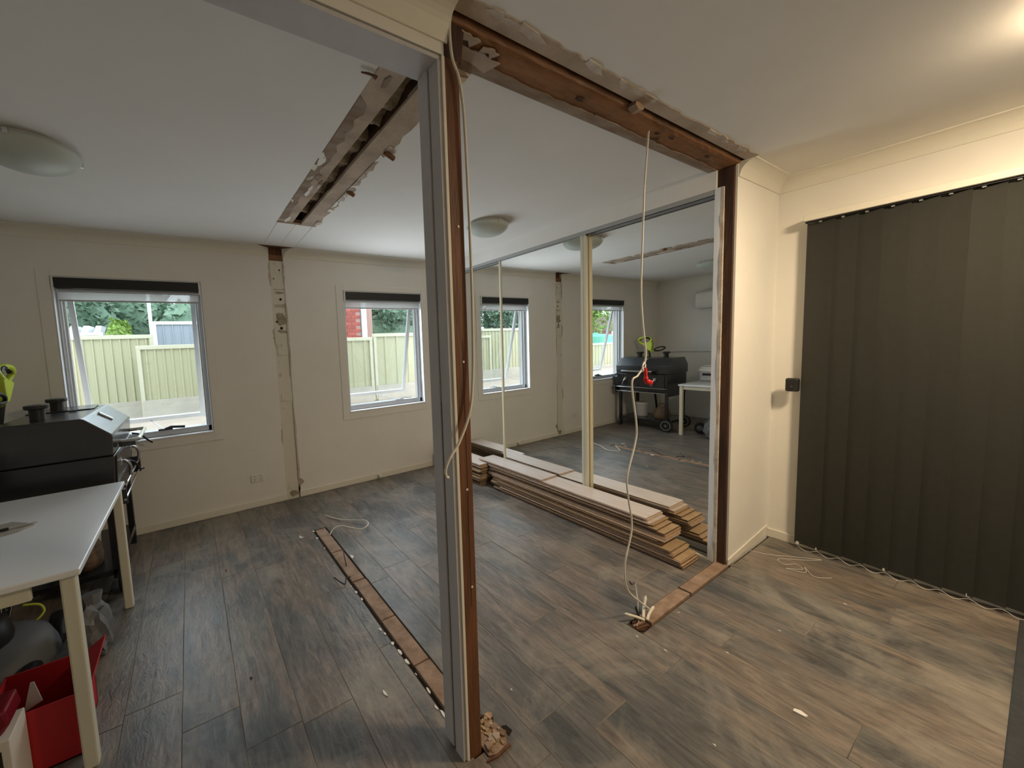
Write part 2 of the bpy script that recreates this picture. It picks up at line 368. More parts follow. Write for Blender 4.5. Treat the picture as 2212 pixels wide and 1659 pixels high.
for z0, z1, side in [(2.05, 2.28, -1), (2.08, 2.26, 1), (1.5, 1.66, -1), (1.2, 1.9, 1), (.0, .95, 1), (.55, .7, -1), (.05, .12, 1)]:
    x = SX0 if side < 0 else SX1; e = [(x, z0)]; n_ = 7
    for i in range(1, n_): e.append((x+side*rnd.uniform(.003, .014), z0+(z1-z0)*i/n_))
    e += [(x, z1), (x-side*.006, z1), (x-side*.006, z0)]
    obj('torn_edge', G().prism(e, 'y', B-.0015, B+.004), 'rawp', wallb)
obj('torn_edge', G().prism([(SX1, .10), (SX1+.05, .145), (SX1+.03, .175), (SX1, .19)], 'y', B-.003, B+.002), 'raw', wallb)
wallbox('wall_left', [(LW-.15, LW, FY0-.1, B+.1, -.1, 2.6)], 'plain cream side wall behind the barbecue and table')
wallbox('wall_right', [(R, R+.15, FY0-.1, P+.12, -.1, 2.6)], 'cream wall behind the dark vertical blinds')
wallbox('wall_front', [(LW-.1, R+.1, FY0-.15, FY0, -.1, 2.6)], 'plain cream wall behind the camera')
wallbox('wall_wardrobe', [(M+.09, M+.15, P+.10, B+.1, -.1, 2.6)], 'wall at the back of the mirrored wardrobe')
wallbox('wall_bulkhead', [(M-.05, M+.10, 1.085, B, 2.277, 2.45)], 'off-white bulkhead above the mirrored sliding doors')
stub = wallbox('wall_stub', [(2.733, R, P, P+.011, -.02, 2.4)], 'narrow warm-lit cream wall return beside the dark blinds', 'wall')
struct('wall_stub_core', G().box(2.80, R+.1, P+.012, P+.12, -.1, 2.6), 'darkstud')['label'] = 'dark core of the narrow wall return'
wallh = wallbox('wall_header', [(LW, .7115, P, P+.108, 2.287, 2.6)], 'header over the opening left of the bare timber post')
obj('soffit_lining', G().box(LW, .700, P+.004, P+.112, 2.272, 2.2835), 'grey_paint', wallh)
wallbox('wall_opening_side', [(LW, -1.25, P, P+.108, -.1, 2.283)], 'wall at the far side of the opening')

# ---- cornices, skirtings
def cove(c=.08):
    p = [(0, 0), (c, 0), (c, .006)]
    for i in range(1, 8):
        a = math.radians(90*i/8); p.append((c-(c-.008)*math.sin(a)*1.0+0*.0, .006+(c-.012)*(1-math.cos(a))))
    p += [(.006, c-.003), (.006, c), (0, c)]
    return p
CV = cove()
def cornice(name, ax, wall, sign, a0, a1, label, k0=0.0, k1=0.0):
    poly = [(wall-sign*d, H-h) for d, h in CV]; g = G().prism(poly, ax, a0, a1); n_ = len(CV); q = 0 if ax == 'x' else 1
    for i, (d, h) in enumerate(CV):
        for j, kk in ((i, -k0), (n_+i, k1)):
            v = list(g.v[j]); v[q] -= kk*d; g.v[j] = tuple(v)
    o = struct(name, g, 'trim'); o['label'] = label; o['category'] = 'cornice'; return o
cornice('trim_1', 'x', B, 1, LW, SX0+.002, 'coved cornice on the rear wall left of the stripped band', 0, 1.35)
cornice('trim_2', 'x', B, 1, SX1+.004, M-.04, 'coved cornice on the rear wall right of the stripped band', 1.05, 0)
cornice('trim_3', 'y', R, 1, FY0, P, 'coved cornice above the dark vertical blinds')
cornice('trim_4', 'x', P, 1, 2.738, R, 'cut-off coved cornice on the narrow wall return')
cornice('trim_5', 'x', P, 1, LW, .722, 'coved cornice on the header left of the bare post')
cornice('trim_6', 'y', LW, -1, P+.1, B, 'coved cornice on the side wall above the air conditioner')
def skirt(name, a, label):
    o = struct(name, G().box(*a), 'trim', bevel=.003); o['label'] = label; o['category'] = 'baseboard'
skirt('baseboard_back', (LW, SX0, B-.014, B, 0, .06), 'low cream skirting on the rear wall left of the stripped band')
skirt('baseboard_back_right', (SX1, M-.03, B-.014, B, 0, .06), 'low cream skirting on the rear wall right of the stripped band')
skirt('baseboard_left', (LW, LW+.014, P+.1, B, 0, .06), 'low cream skirting along the side wall')
skirt('baseboard_right', (R-.014, R, FY0, P, 0, .06), 'cream skirting under the dark blinds')
# stub bottom: ragged foot with an offset sheet
g = G(); e = [(2.722, .0)]; rr = random.Random(5)
e = [(2.724, 0.002), (2.86, .004), (2.93, .012), (3.0, .008), (3.10, .016), (3.14, .032), (3.22, .036), (3.30, .055), (R-.02, .06), (R-.02, .085), (2.724, .038)]
obj('broken_foot_strip', G().prism(e, 'y', P-.006, P), 'trim', stub)

# ---- beam line: raw ceiling edge, void, top plate
def multi(name, lst, mt, parent=None):
    g = G()
    for a in lst: g.box(*a)
    return obj(name, g, mt, parent)
rnd = random.Random(11)
edge = [(x, y) for x, y in ragged(.70, 2.74, .906, .006, 60, rnd)]
raw = G().prism(edge+[(2.74, .962), (.70, .962)], 'z', H-.002, H+.016)
o = obj('raw_board_edge', raw, 'raw', ceiling)
bits = G()
for x in [.84, .90, .99, 1.3, 1.5, 1.58, 1.66, 2.2, 2.35, 2.55]:
    p = [(x+U(-.05, 0), .902+U(-.01, .004)), (x+U(.02, .05), .904+U(-.01, .004)), (x+U(.05, .09), .918+U(0, .008)), (x+U(0, .03), .925+U(0, .012)), (x-U(.02, .05), .915)]
    bits = G().prism(p, 'z', H-.0030-U(0, .0012), H+.002); obj('torn_paper', bits, 'rawp', ceiling)
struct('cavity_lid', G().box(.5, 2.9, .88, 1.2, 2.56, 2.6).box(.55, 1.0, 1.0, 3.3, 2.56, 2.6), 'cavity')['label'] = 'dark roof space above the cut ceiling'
beam = thing('ceiling_beam', 'exposed orange-brown timber beam across the opening below the ceiling', 'beam', (1.75, P+.05, 2.36))
bp = G(); n_ = 48; rnd = random.Random(21)
prof = [(P-.012, 2.402), (P-.004, 2.391), (P+.012, 2.386), (P+.10, 2.384), (P+.131, 2.386), (P+.135, 2.47), (P-.012, 2.47)]
vs = []; fs = []
for i in range(n_+1):
    x = .705+(2.80-.705)*i/n_
    for j, (y, z) in enumerate(prof):
        a = .0018 if j < 5 else 0
        vs.append((x, y+rnd.uniform(-a, a), z+rnd.uniform(-a, a)))
k = len(prof)
for i in range(n_):
    for j in range(k): fs.append((i*k+j, i*k+(j+1) % k, (i+1)*k+(j+1) % k, (i+1)*k+j))
fs += [tuple(range(k)), tuple(range(n_*k, n_*k+k))]
obj('timber', G().add(vs, fs), 'beam', beam)
for x, y, s_ in [(.80, 1.02, .035), (.86, 1.05, .03), (.93, 1.035, .025), (1.40, 1.04, .022), (1.95, 1.03, .02), (2.0, 1.06, .018), (2.06, 1.02, .016), (2.45, 1.03, .02), (.78, 1.0, .012), (1.55, 1.085, .02)]:
    p = [(x+math.cos(a)*s_*rnd.uniform(.6, 1.6), y+math.sin(a)*s_*rnd.uniform(.3, .7)) for a in [i*math.pi/4 for i in range(8)]]
    obj('dark_stain_scab', G().prism(p, 'z', 2.3808+U(-.0004, .0004), 2.3845), 'darkstud', beam)
rg_ = [(x, y) for x, y in ragged(.775, 2.73, P+.088, .007, 40, rnd)]
obj('plaster_residue', G().prism(rg_+[(2.73, P+.134), (.775, P+.134)], 'z', 2.3805, 2.3845), 'residue', beam)
for x0, x1, y0, y1 in [(.775, .98, P+.045, P+.10), (.78, .86, P+.0, P+.03), (.88, .95, P+.012, P+.04), (.79, .84, P+.05, P+.07)]:
    p = ragged(x0, x1, y0, .008, 5, rnd)+[(x1-.02, y1+.01), ((x0+x1)/2, y1-.01), (x0, y1)]
    obj('plaster_residue', G().prism(p, 'z', 2.3775+U(-.0008, .0008), 2.3815), 'raw', beam)
obj('wood_block', G().prism([(1.64, 2.402), (1.70, 2.405), (1.695, 2.378), (1.66, 2.370), (1.635, 2.385)], 'y', .950, .985), 'plate', beam)
obj('end_bracket', G().box(2.735, 2.79, P+.012, P+.10, 2.33, 2.384), 'darkstud', beam)
for i in range(18):
    x = .86+i*.105; w_ = U(.05, .11)
    p = [(x, 1.115), (x+w_, 1.115), (x+w_*U(.7, .95), 1.126+U(.002, .012)), (x+w_*.5, 1.128+U(0, .014)), (x+w_*U(.05, .3), 1.124+U(.002, .010))]
    obj('torn_edge', G().prism(p, 'z', H-.004-U(0, .004), H+.004), 'rawp' if i % 3 else 'residue', ceiling)
t_ = thing('plaster_flap', 'torn pale plasterboard flap hanging beside top of bare post', 'plaster', (.86, 1.13, 2.33))
obj('sheet', G().prism([(.80, 2.372), (.88, 2.392), (.935, 2.395), (.90, 2.350), (.865, 2.328), (.825, 2.335)], 'y', 1.128, 1.137), 'rawp', t_)
obj('paper_curl', G().prism([(.82, 2.368), (.885, 2.372), (.905, 2.36), (.85, 2.352)], 'y', 1.120, 1.125), 'residue', t_)

# ---- slot in the ceiling over the removed wall
rnd = random.Random(8)
slot = thing('ceiling_slot', 'long open strip in ceiling showing raw boards, timber and insulation', 'ceiling cut-out', (.776, 2.1, H))
le = ragged(1.10, HY1, .631, .004, 30, rnd); rg = ragged(1.10, HY1, .748, .002, 8, rnd)
obj('raw_board', G().prism([(b_, a) for a, b_ in le]+[(b_, a) for a, b_ in reversed(rg)], 'z', H+.004, H+.018), 'raw', slot)
le = ragged(1.10, HY1, .812, .002, 8, rnd); rg = ragged(1.10, HY1, .928, .009, 34, rnd)
obj('raw_board', G().prism([(b_, a) for a, b_ in le]+[(b_, a) for a, b_ in reversed(rg)], 'z', H-.002, H+.016), 'raw', slot)
le = ragged(1.45, 3.02, .643, .003, 20, rnd); rg = ragged(1.5, 3.0, .690, .012, 26, rnd)
obj('stained_strip', G().prism([(b_, a) for a, b_ in le]+[(b_, a) for a, b_ in reversed(rg)], 'z', H+.0022, H+.0045), 'residue', slot)
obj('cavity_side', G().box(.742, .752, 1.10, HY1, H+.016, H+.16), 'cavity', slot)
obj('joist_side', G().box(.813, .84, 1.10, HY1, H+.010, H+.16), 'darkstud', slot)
obj('end_noggin', G().box(.64, .916, HY1-.03, HY1+.02, H+.003, H+.03), 'plate', slot)
# insulation: rumpled surface
nx, ny = 5, 90; vs = []; fs = []
for i in range(ny+1):
    for j in range(nx+1):
        y = 1.10+(HY1-.16-1.10)*i/ny; x = .745+.075*j/nx
        z = H+.042+.012*math.sin(y*38+math.sin(y*7)*2)+rnd.uniform(-.008, .008)
        if 1.66 < y < 1.76 or 2.72 < y < 2.8: z += .10
        vs.append((x, y, z))
for i in range(ny):
    for j in range(nx): fs.append((i*(nx+1)+j, i*(nx+1)+j+1, (i+1)*(nx+1)+j+1, (i+1)*(nx+1)+j))
o = obj('insulation', G().add(vs, fs), 'insul', slot, smooth=True)
for i in range(16):
    y = rnd.uniform(1.2, 3.05); x = rnd.choice([.645, .66, .70, .735]); s_ = rnd.uniform(.02, .05)
    p = [(x+math.cos(a)*s_*.35*rnd.uniform(.5, 1.5), y+math.sin(a)*s_*rnd.uniform(.6, 1.7)) for a in [q*math.pi/3.5 for q in range(7)]]
    obj('paper_scrap', G().prism(p, 'z', H+.0008-U(0, .0006), H+.0045), rnd.choice(['rawp', 'plaster', 'patch', 'residue']), slot)
for i in range(20):
    y = rnd.uniform(1.25, 3.05); w_ = rnd.uniform(.05, .14)
    p = [(.90, y), (.90, y+w_), (.92+rnd.uniform(0, .025), y+w_*.7), (.92+rnd.uniform(.0, .03), y+w_*.3)]
    obj('paper_scrap', G().prism(p, 'z', H-.006+U(0, .003), H+.0006), rnd.choice(['rawp', 'rawp', 'plaster', 'raw']), slot)
for y, ln in [(1.79, .055), (2.32, .045)]:
    obj('timber_dowel', G().tube([(.905, y, H-.004), (.905+ln, y+.012, H-.018)], .013, 8), 'beam', slot)
obj('timber_splinter', G().prism([(.615, 1.31), (.590, 1.318), (.63, 1.316), (.648, 1.33), (.650, 1.312)], 'z', H-.010, H-.004), 'stud', slot)
for x0, w_ in [(.640, .004), (.775, .007), (.905, .005)]:
    g = G().prism([(x0, HY1), (x0+w_, HY1), (x0+w_*.7+.01, B-.09), (x0+.012, B-.09)], 'z', H-.0012, H+.001)
    obj('ceiling_crack', g, 'patch' if x0 > .7 and x0 < .8 else 'greyplastic', ceiling)

# ---- bare post and jamb
post = thing('bare_post', 'bare brown timber post with grey painted jamb lining standing in the opening', 'post', (.73, 1.04, 0))
obj('stud', G().box(.712, .766, P, 1.085, -.01, 2.40), 'stud', post, bevel=.003)
obj('grain_split', G().box(.7425, .7445, P-.0008, P+.01, .55, 1.45), 'darkstud', post)
obj('plasterboard_edge', G().box(.702, .7125, P-.002, 1.09, .0, 2.285), 'trim', post, bevel=.001)
obj('jamb_lining', G().box(.690, .7025, P+.004, 1.046, 0, 2.275), 'grey_paint', post, bevel=.002)
obj('jamb_lining', G().box(.686, .7025, 1.050, 1.104, 0.012, 2.275), 'grey_paint', post, bevel=.002)
obj('lining_gap', G().box(.6915, .694, 1.0455, 1.0505, .0, 1.25), 'cavity', post)
for z in (1.80, .96, .62, 1.38):
    obj('nail_head', G().lathe([(0, -.002), (.004, -.002), (.004, .001), (0, .001)], (.725+U(0, .03), P, z), 8, 'y'), 'plaster', post)
obj('top_stain', G().prism([(.712, 2.285), (.775, 2.285), (.79, 2.39), (.775, 2.46), (.712, 2.46)], 'y', P-.001, P+.05), 'darkstud', post)

# ---- timber bottom plates in the floor
def plate_run(name, label, segs, axis, a, b_, zt=.002):
    t_ = thing(name, label, 'floor plate', ((a+b_)/2, segs[0][0], 0) if axis == 'y' else (segs[0][0], (a+b_)/2, 0))
    for s0, s1 in segs:
        k = rnd.uniform(-.003, .003)
        if axis == 'y': g = G().box(a+k, b_+k, s0, s1, -.03, zt+rnd.uniform(-.002, .002))
        else: g = G().box(s0, s1, a+k, b_+k, -.03, zt+rnd.uniform(-.002, .002))
        obj('plate_piece', g, 'plate', t_, bevel=.003)
    return t_
pr_ = plate_run('floor_plate', 'long strip of pine wall plate set in the floor behind the post', [(1.06, 1.44), (1.448, 1.79), (1.80, 2.20), (2.215, 2.62), (2.63, 3.04)], 'y', .747, .826)
plate_run('floor_plate', 'short strip of pine wall plate leading to the mirrored wardrobe corner', [(1.86, 2.25), (2.27, 2.735)], 'x', .986, 1.052, .004)
t_ = thing('splintered_plate_end', 'splintered dark end of the short floor plate', 'timber', (1.8, 1.02, -.02))
obj('stump', G().prism([(1.765, 1.045), (1.775, 1.0), (1.80, .988), (1.855, .990), (1.855, 1.048)], 'z', -.03, -.008), 'darkstud', t_)
for k_, (a0, b0, a1, b1) in enumerate([(1.77, 1.01, 1.84, .995), (1.775, 1.03, 1.85, 1.02), (1.79, 1.045, 1.852, 1.04), (1.78, 1.018, 1.83, 1.036)]):
    obj('splinter', G().prism([(a0, b0), (a1, b1-.005), (a1+.006, b1+.004), (a0+.004, b0+.005)], 'z', -.009, -.002+.001*k_), 'plate' if k_ % 2 else 'stud', t_)
# rubble by the post foot
rub = thing('plaster_rubble', 'broken tan plaster and chipboard rubble at the foot of the bare post', 'rubble', (.82, 1.0, 0))
rnd = random.Random(31)
obj('rubble_bed', G().prism([(.772, 1.085), (.83, 1.075), (.872, 1.035), (.872, .985), (.85, .955), (.80, .95), (.772, .96)], 'z', .0, .007), 'plate', rub)
for i in range(34):
    x, y, s_ = rnd.uniform(.785, .868), rnd.uniform(.96, 1.07), rnd.uniform(.005, .018)
    p = [(x+math.cos(a)*s_*rnd.uniform(.6, 1.2), y+math.sin(a)*s_*rnd.uniform(.6, 1.2)) for a in [q*math.pi/2.5+rnd.uniform(-.4, .4) for q in range(5)]]
    obj('chunk', G().prism(p, 'z', .004, rnd.uniform(.008, .017)), rnd.choice(['plate', 'back', 'raw', 'hdf', 'back']), rub)
obj('hole', G().prism([(.880, .975), (.905, .985), (.900, 1.012), (.882, 1.02)], 'z', .0002, .0012), 'cavity', rub)
obj('splinter', G().prism([(.755, .948), (.80, .941), (.862, .947), (.866, .953), (.80, .949), (.757, .954)], 'z', .0, .007), 'stud', rub)
obj('splinter', G().prism([(.775, 1.10), (.83, 1.085), (.868, 1.05), (.875, 1.055), (.835, 1.097), (.778, 1.112)], 'z', .0, .012), 'darkstud', rub)
CH = [(.728, 1.178, .016), (.722, 1.145, .013), (.735, 1.30, .02), (.733, 1.40, .012), (.733, 1.482, .018), (.731, 1.548, .02), (.727, 1.62, .014), (.724, 1.70, .016), (.715, 1.74, .012), (.73, 2.02, .012), (.728, 2.1, .016), (.722, 2.17, .012), (.72, 2.9, .018), (.725, 2.72, .014), (.73, 3.03, .016), (.71, 2.45, .01), (.72, 1.22, .02), (.71, 1.10, .014)]
def chip(x, y, s_, mt='plaster'):
    p = [(x+math.cos(a)*s_*rnd.uniform(.25, .7), y+math.sin(a)*s_*rnd.uniform(.5, 1.7)) for a in [q*math.pi/3+rnd.uniform(-.3, .3) for q in range(6)]]
    return obj('plaster_chip', G().prism(p, 'z', 0, s_*.22+.001), mt, base=(x, y, 0))
for x, y, s_ in CH: tag(chip(x, y, s_*rnd.uniform(.45, .95)), 'small white plaster chip along the edge of the long floor plate', 'plaster chip', 'plaster chips along the long floor plate')
tag(chip(.578, 1.391, .014), 'white plaster chip on open floor left of the post', 'plaster chip')
tag(chip(1.835, .433, .022), 'largest cream plaster chip on the floor in front of the blinds', 'plaster chip')
tag(chip(.846, 2.489, .022), 'white plaster lump at the right edge of the long floor plate', 'plaster chip')
tag(chip(.093, 2.83, .014, 'stud'), 'small dark scrap on the floor below the left window', 'scrap')
tag(chip(.117, 1.802, .010, 'sub'), 'dark splinter on the floor near the left plank joints', 'scrap')
tag(chip(.62, 2.98, .03, 'greyplastic'), 'flat grey scrap left of the far end of the floor plate', 'scrap')
for x, y in [(1.022, 1.11), (1.2, 1.65), (1.74, .86), (2.3, .62), (1.95, .7), (1.45, .55), (2.8, .5), (1.3, 2.3), (1.72, .98), (2.05, .95)]:
    tag(chip(x, y, .006), 'tiny white plaster crumb on the floor right of the post', 'plaster chip', 'tiny plaster crumbs on the floor right of the post')

# ---- wardrobe: jamb, tracks, mirror doors
o = struct('trim_7', G().box(2.700, 2.752, 1.062, 1.082, .0, 2.28).box(2.700, 2.709, 1.062, 1.092, 0, 2.28), 'jamb', bevel=.001); o['label'] = 'white upright channel at the near end of the mirror doors'; o['category'] = 'door jamb'
rnd = random.Random(2)
e = [(2.700+rnd.uniform(-.003, .003), z*.06) for z in range(0, 39)]; e2 = [(2.714, 2.28), (2.714, 0)]
o = struct('trim_8', G().prism(e+e2, 'y', 1.046, 1.062), 'rawp'); o['label'] = 'rough broken plaster edge beside the white door channel'; o['category'] = 'plaster edge'
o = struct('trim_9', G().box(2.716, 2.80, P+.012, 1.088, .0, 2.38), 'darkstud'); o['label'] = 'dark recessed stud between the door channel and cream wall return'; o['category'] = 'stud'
t_ = thing('door_track', 'grey two-channel top track of the mirrored sliding doors', 'track', (M, 2.4, 2.25))
obj('channel', G().box(M-.048, M+.05, 1.085, B, 2.264, 2.277), 'track', t_)
obj('fascia', G().box(M-.049, M-.046, 1.085, B, 2.248, 2.277), 'track', t_)
t_ = thing('door_track', 'pale bottom track of the mirrored sliding doors on the floor', 'track', (M, 2.4, 0))
obj('base_strip', G().box(M-.052, M+.05, 1.09, B, .0, .012), 'stile', t_)
obj('rail', G().box(M-.026, M-.022, 1.09, B, .012, .020), 'track', t_)
obj('rail', G().box(M+.02, M+.024, 1.09, B, .012, .020), 'track', t_)
def mdoor(y0, y1, x, s0, s1, label):
    t_ = thing('mirror_door', label, 'sliding door', (x, (y0+y1)/2, .02), 'mirrored sliding doors')
    obj('mirror', G().box(x, x+.005, y0+s0, y1-s1, .06, 2.245), 'mirror', t_)
    obj('stile', G().box(x-.010, x+.018, y0, y0+s0, .022, 2.258), 'stile', t_, bevel=.003)
    if s0 > .03: obj('stile_groove', G().box(x-.0105, x-.009, y0+s0*.42, y0+s0*.5, .03, 2.25), 'track', t_)
    obj('stile', G().box(x-.010, x+.018, y1-s1, y1, .022, 2.258), 'stile', t_, bevel=.003)
    obj('bottom_rail', G().box(x-.006, x+.016, y0, y1, .022, .062), 'track', t_, bevel=.002)
    obj('top_rail', G().box(x-.004, x+.016, y0, y1, 2.243, 2.258), 'track', t_)
mdoor(1.972, 2.975, M-.028, .05, .022, 'middle mirrored sliding door in the front track')
mdoor(1.084, 2.035, M+.004, .012, .075, 'near mirrored sliding door reflecting the barbecue and table')
mdoor(2.92, B-.006, M+.004, .03, .02, 'far mirrored sliding door next to the rear wall')

# ---- windows
for i, (x0, x1, z0, z1) in enumerate(WIN):
    side = ['left', 'right'][i]
    t_ = bpy.data.objects.new('window_%d' % (i+1), None); C.objects.link(t_); t_.location = ((x0+x1)/2, B+.05, z0)
    t_['kind'] = 'structure'; t_['label'] = ['silver awning window behind the barbecue', 'silver awning window right of the stripped wall band'][i]; t_['category'] = 'window'
    a = .075
    for nm, bx in [('architrave', (x0-a, x0-.002, B-.007, B, z0-a, z1+.06)), ('architrave', (x1+.002, x1+a, B-.007, B, z0-a, z1+.06)),
                   ('architrave', (x0-.002, x1+.002, B-.007, B, z0-a, z0-.002)), ('architrave', (x0-.002, x1+.002, B-.007, B, z1+.002, z1+.06))]:
        obj(nm, G().box(*bx), 'wall', t_, bevel=.002)
    d0, d1, fwid = B+.035, B+.16, .035
    obj('reveal', G().box(x0, x0+.008, B-.004, d1, z0, z1).box(x1-.008, x1, B-.004, d1, z0, z1).box(x0, x1, B-.004, d1, z1-.008, z1), 'whitealu', t_)
    obj('sill', G().box(x0, x1, B-.012, d1, z0-.004, z0+.012), 'whitealu', t_, bevel=.003)
    f = obj('frame', G().box(x0+.008, x0+fwid, B+.06, d1, z0+.012, z1).box(x1-fwid, x1-.008, B+.06, d1, z0+.012, z1).box(x0, x1, B+.06, d1, z1-.04, z1).box(x0, x1, B+.06, d1, z0+.012, z0+.06), 'alu', t_, bevel=.003)
    obj('frame_bead', G().box(x0+fwid, x0+fwid+.012, B+.09, B+.13, z0+.06, z1-.04).box(x1-fwid-.012, x1-fwid, B+.09, B+.13, z0+.06, z1-.04), 'whitealu', f)
    # awning sash hinged at the head, pushed out at the foot
    sx0, sx1, hz, ln = x0+fwid+.012, x1-fwid-.012, z1-.045, z1-z0-.115
    ang = math.radians(13 if i == 0 else 14)
    Mx = Matrix.Translation((0, B+.13, hz)) @ Matrix.Rotation(ang, 4, 'X')
    st = .036
    sg = G().box(sx0, sx0+st, 0, .03, -ln, 0).box(sx1-st, sx1, 0, .03, -ln, 0).box(sx0+st, sx1-st, 0, .03, -ln, -ln+st).box(sx0+st, sx1-st, 0, .03, -st, 0).xf(Mx)
    s_ = obj('sash', sg, 'whitealu', t_, bevel=.003)
    obj('pane', G().box(sx0+st-.004, sx1-st+.004, .013, .017, -ln+st-.004, -st+.004).xf(Mx), 'glass', s_)
    foot = Mx @ Vector(((sx0+sx1)/2, 0, -ln+.01))
    xm = (x0+x1)/2+(.16 if i else .12)
    wd = obj('winder', G().box(xm-.05, xm+.05, B+.055, B+.09, z0+.060, z0+.072).tube([(xm, B+.06, z0+.07), (xm+.04, B+.045, z0+.085), (xm+.14, B+.04, z0+.075)], .006 if i else .011, 8), 'whitealu' if i else 'black', t_)
    obj('chain_arm', G().tube([(xm-.02, B+.09, z0+.068), (foot.x, foot.y+.005, foot.z)], .005, 6), 'alu', wd)
    # roller blind
    rb = thing('roller_blind', ['rolled up black and white roller blind on the left window', 'rolled up black and white roller blind on the right window'][i], 'roller blind', ((x0+x1)/2, B+.02, z1-.19))
    obj('cassette', G().box(x0+.018, x1-.018, B-.02, B+.045, z1-.083, z1-.008), 'blackblind', rb, bevel=.004)
    obj('bracket', G().box(x0+.006, x0+.017, B-.022, B+.05, z1-.10, z1-.002), 'whiteplastic', rb); obj('bracket', G().box(x1-.017, x1-.006, B-.022, B+.05, z1-.10, z1-.002), 'whiteplastic', rb)
    obj('lower_roll', G().lathe([(.013, x0+.02), (.013, x1-.02)], (0, B+.012, z1-.098), 14, 'x'), 'alu', rb, smooth=False)
    obj('fabric', G().box(x0+.024, x1-.024, B+.018, B+.0188, z1-.168, z1-.098), 'fabric', rb)
    obj('hem_bar', G().box(x0+.022, x1-.022, B+.012, B+.025, z1-.178, z1-.166), 'track', rb, bevel=.003)
    ch = (x1-.03) if i else (x0+.03)
    obj('pull_chain', G().tube([(ch, B+.0, z1-.09), (ch, B+.0, z0+.25)], .002, 6), 'whiteplastic', rb)

# ================================================================== THINGS INDOORS
# ---- ceiling lights
def oyster(x, y, label, mt, r=.165, dp=.085):
    t_ = thing('ceiling_light', label, 'ceiling light', (x, y, H), 'round oyster ceiling lights')
    obj('base_plate', G().lathe([(0, 0), (r*.86, 0), (r*.86, -.022), (0, -.022)], (x, y, H), 32), 'whiteplastic', t_, smooth=False)
    pf = [(r, -.020)]+[(r*math.cos(math.radians(a)), -.020-dp*math.sin(math.radians(a))) for a in range(10, 90, 10)]+[(.001, -.020-dp)]
    obj('glass_dome', G().lathe([(r*.97, -.016)]+pf, (x, y, H), 36), mt, t_, smooth=True)
    for k in range(3):
        a = k*2.094+.4; obj('clip', G().box(-.006, .006, -.008, .008, -.035, -.012).xf(Matrix.Translation((x+math.cos(a)*r, y+math.sin(a)*r, H)) @ Matrix.Rotation(a, 4, 'Z')), 'chrome', t_)
oyster(2.14, 2.46, 'unlit round frosted ceiling light near the mirrored doors', 'lampglass')
oyster(-.53, 2.46, 'unlit round frosted ceiling light above the barbecue and table', 'lampglass', .18)
MT['lit'] = emis('lit_lamp_glass', (1.0, .775, .51), LAMP)
oyster(2.38, -.16, 'lit warm ceiling light in the near room', 'lit', .15, .028)

# ---- vertical blinds
vb = thing('vertical_blind', 'dark charcoal vertical blinds covering the right wall opening', 'vertical blind', (R-.06, 0, .02))
obj('headrail', G().box(R-.105, R-.02, -1.3, .842, 2.092, 2.128), 'trim', vb, bevel=.003)
obj('headrail_track', G().box(R-.085, R-.045, -1.3, .838, 2.084, 2.092), 'black', vb)
vg = G(); n_ = 8
pf = []
for i in range(n_+1):
    t = i/n_; pf.append((-.0635+.127*t, .006*math.sin(math.pi*t)))
poly = [(p[1], p[0]) for p in pf]+[(p[1]-.0012, p[0]) for p in reversed(pf)]
vg.prism(poly, 'z', 0, 2.045)
vme = mesh('vane', vg, 'vane', smooth=False)
clg = mesh('weight_clip', G().box(-.006, .004, -.006, .006, -.004, .012), 'whiteplastic')
hg = mesh('hanger', G().box(-.004, .004, -.006, .006, 2.04, 2.066), 'track')
pos = []
y = .772; k = 0
while y > -1.25:
    o = bpy.data.objects.new('vane', vme); C.objects.link(o); o.parent = vb
    o.location = (-.004, y, .016); o.rotation_euler = (0, 0, math.radians(-9+3*math.sin(k*2.3)))
    for mm in (clg, hg):
        q = bpy.data.objects.new(mm.name, mm); C.objects.link(q); q.parent = o; q.location = (-.006, .045 if mm is clg else 0, .0)
    pos.append((R-.066, y)); y -= .094; k += 1
bc = [(p[0]-.012, p[1]+.04, .028) for p in pos]; cp = []
for a, b_ in zip(bc[:-1], bc[1:]):
    cp += [a, ((a[0]+b_[0])/2-.006, (a[1]+b_[1])/2, .008)]
obj('bottom_chain', G().tube(cr(cp+[bc[-1]], 3), .0011, 5), 'whiteplastic', vb)
tag(obj('loose_bead_chain', G().tube(cr([(3.03, .98, .003), (3.06, .90, .003), (3.12, .83, .003), (3.24, .69, .003), (3.16, .74, .004), (3.05, .84, .003), (3.0, .80, .004), (3.06, .76, .003), (3.02, .72, .003), (2.96, .78, .003), (2.99, .70, .004), (3.06, .72, .003), (2.98, .66, .003), (3.04, .60, .003)], 5), .0013, 5), 'whiteplastic', base=(3.05, .8, 0)), 'thin white bead chain lying tangled on the floor by the wall return', 'chain')
sn = thing('motion_sensor', 'small square black sensor on a bracket beside the dark blinds', 'sensor', (R, .87, 1.085))
obj('body', G().box(R-.095, R-.06, .836, .902, 1.042, 1.128), 'black', sn, bevel=.010)
obj('bracket', G().tube([(R-.06, .87, 1.085), (R, .87, 1.085)], .010, 10), 'black', sn)
obj('lens', G().lathe([(0, 0), (.009, 0), (.009, -.003), (0, -.003)], (R-.0955, .868, 1.075), 14, 'x'), 'bbq', sn)
tag(obj('floor_mat', G().box(2.0, 3.28, -.95, .012, .0, .010), 'mat', base=(2.6, -.5, 0), bevel=.004), 'dark grey mat on the floor at the lower right', 'mat')

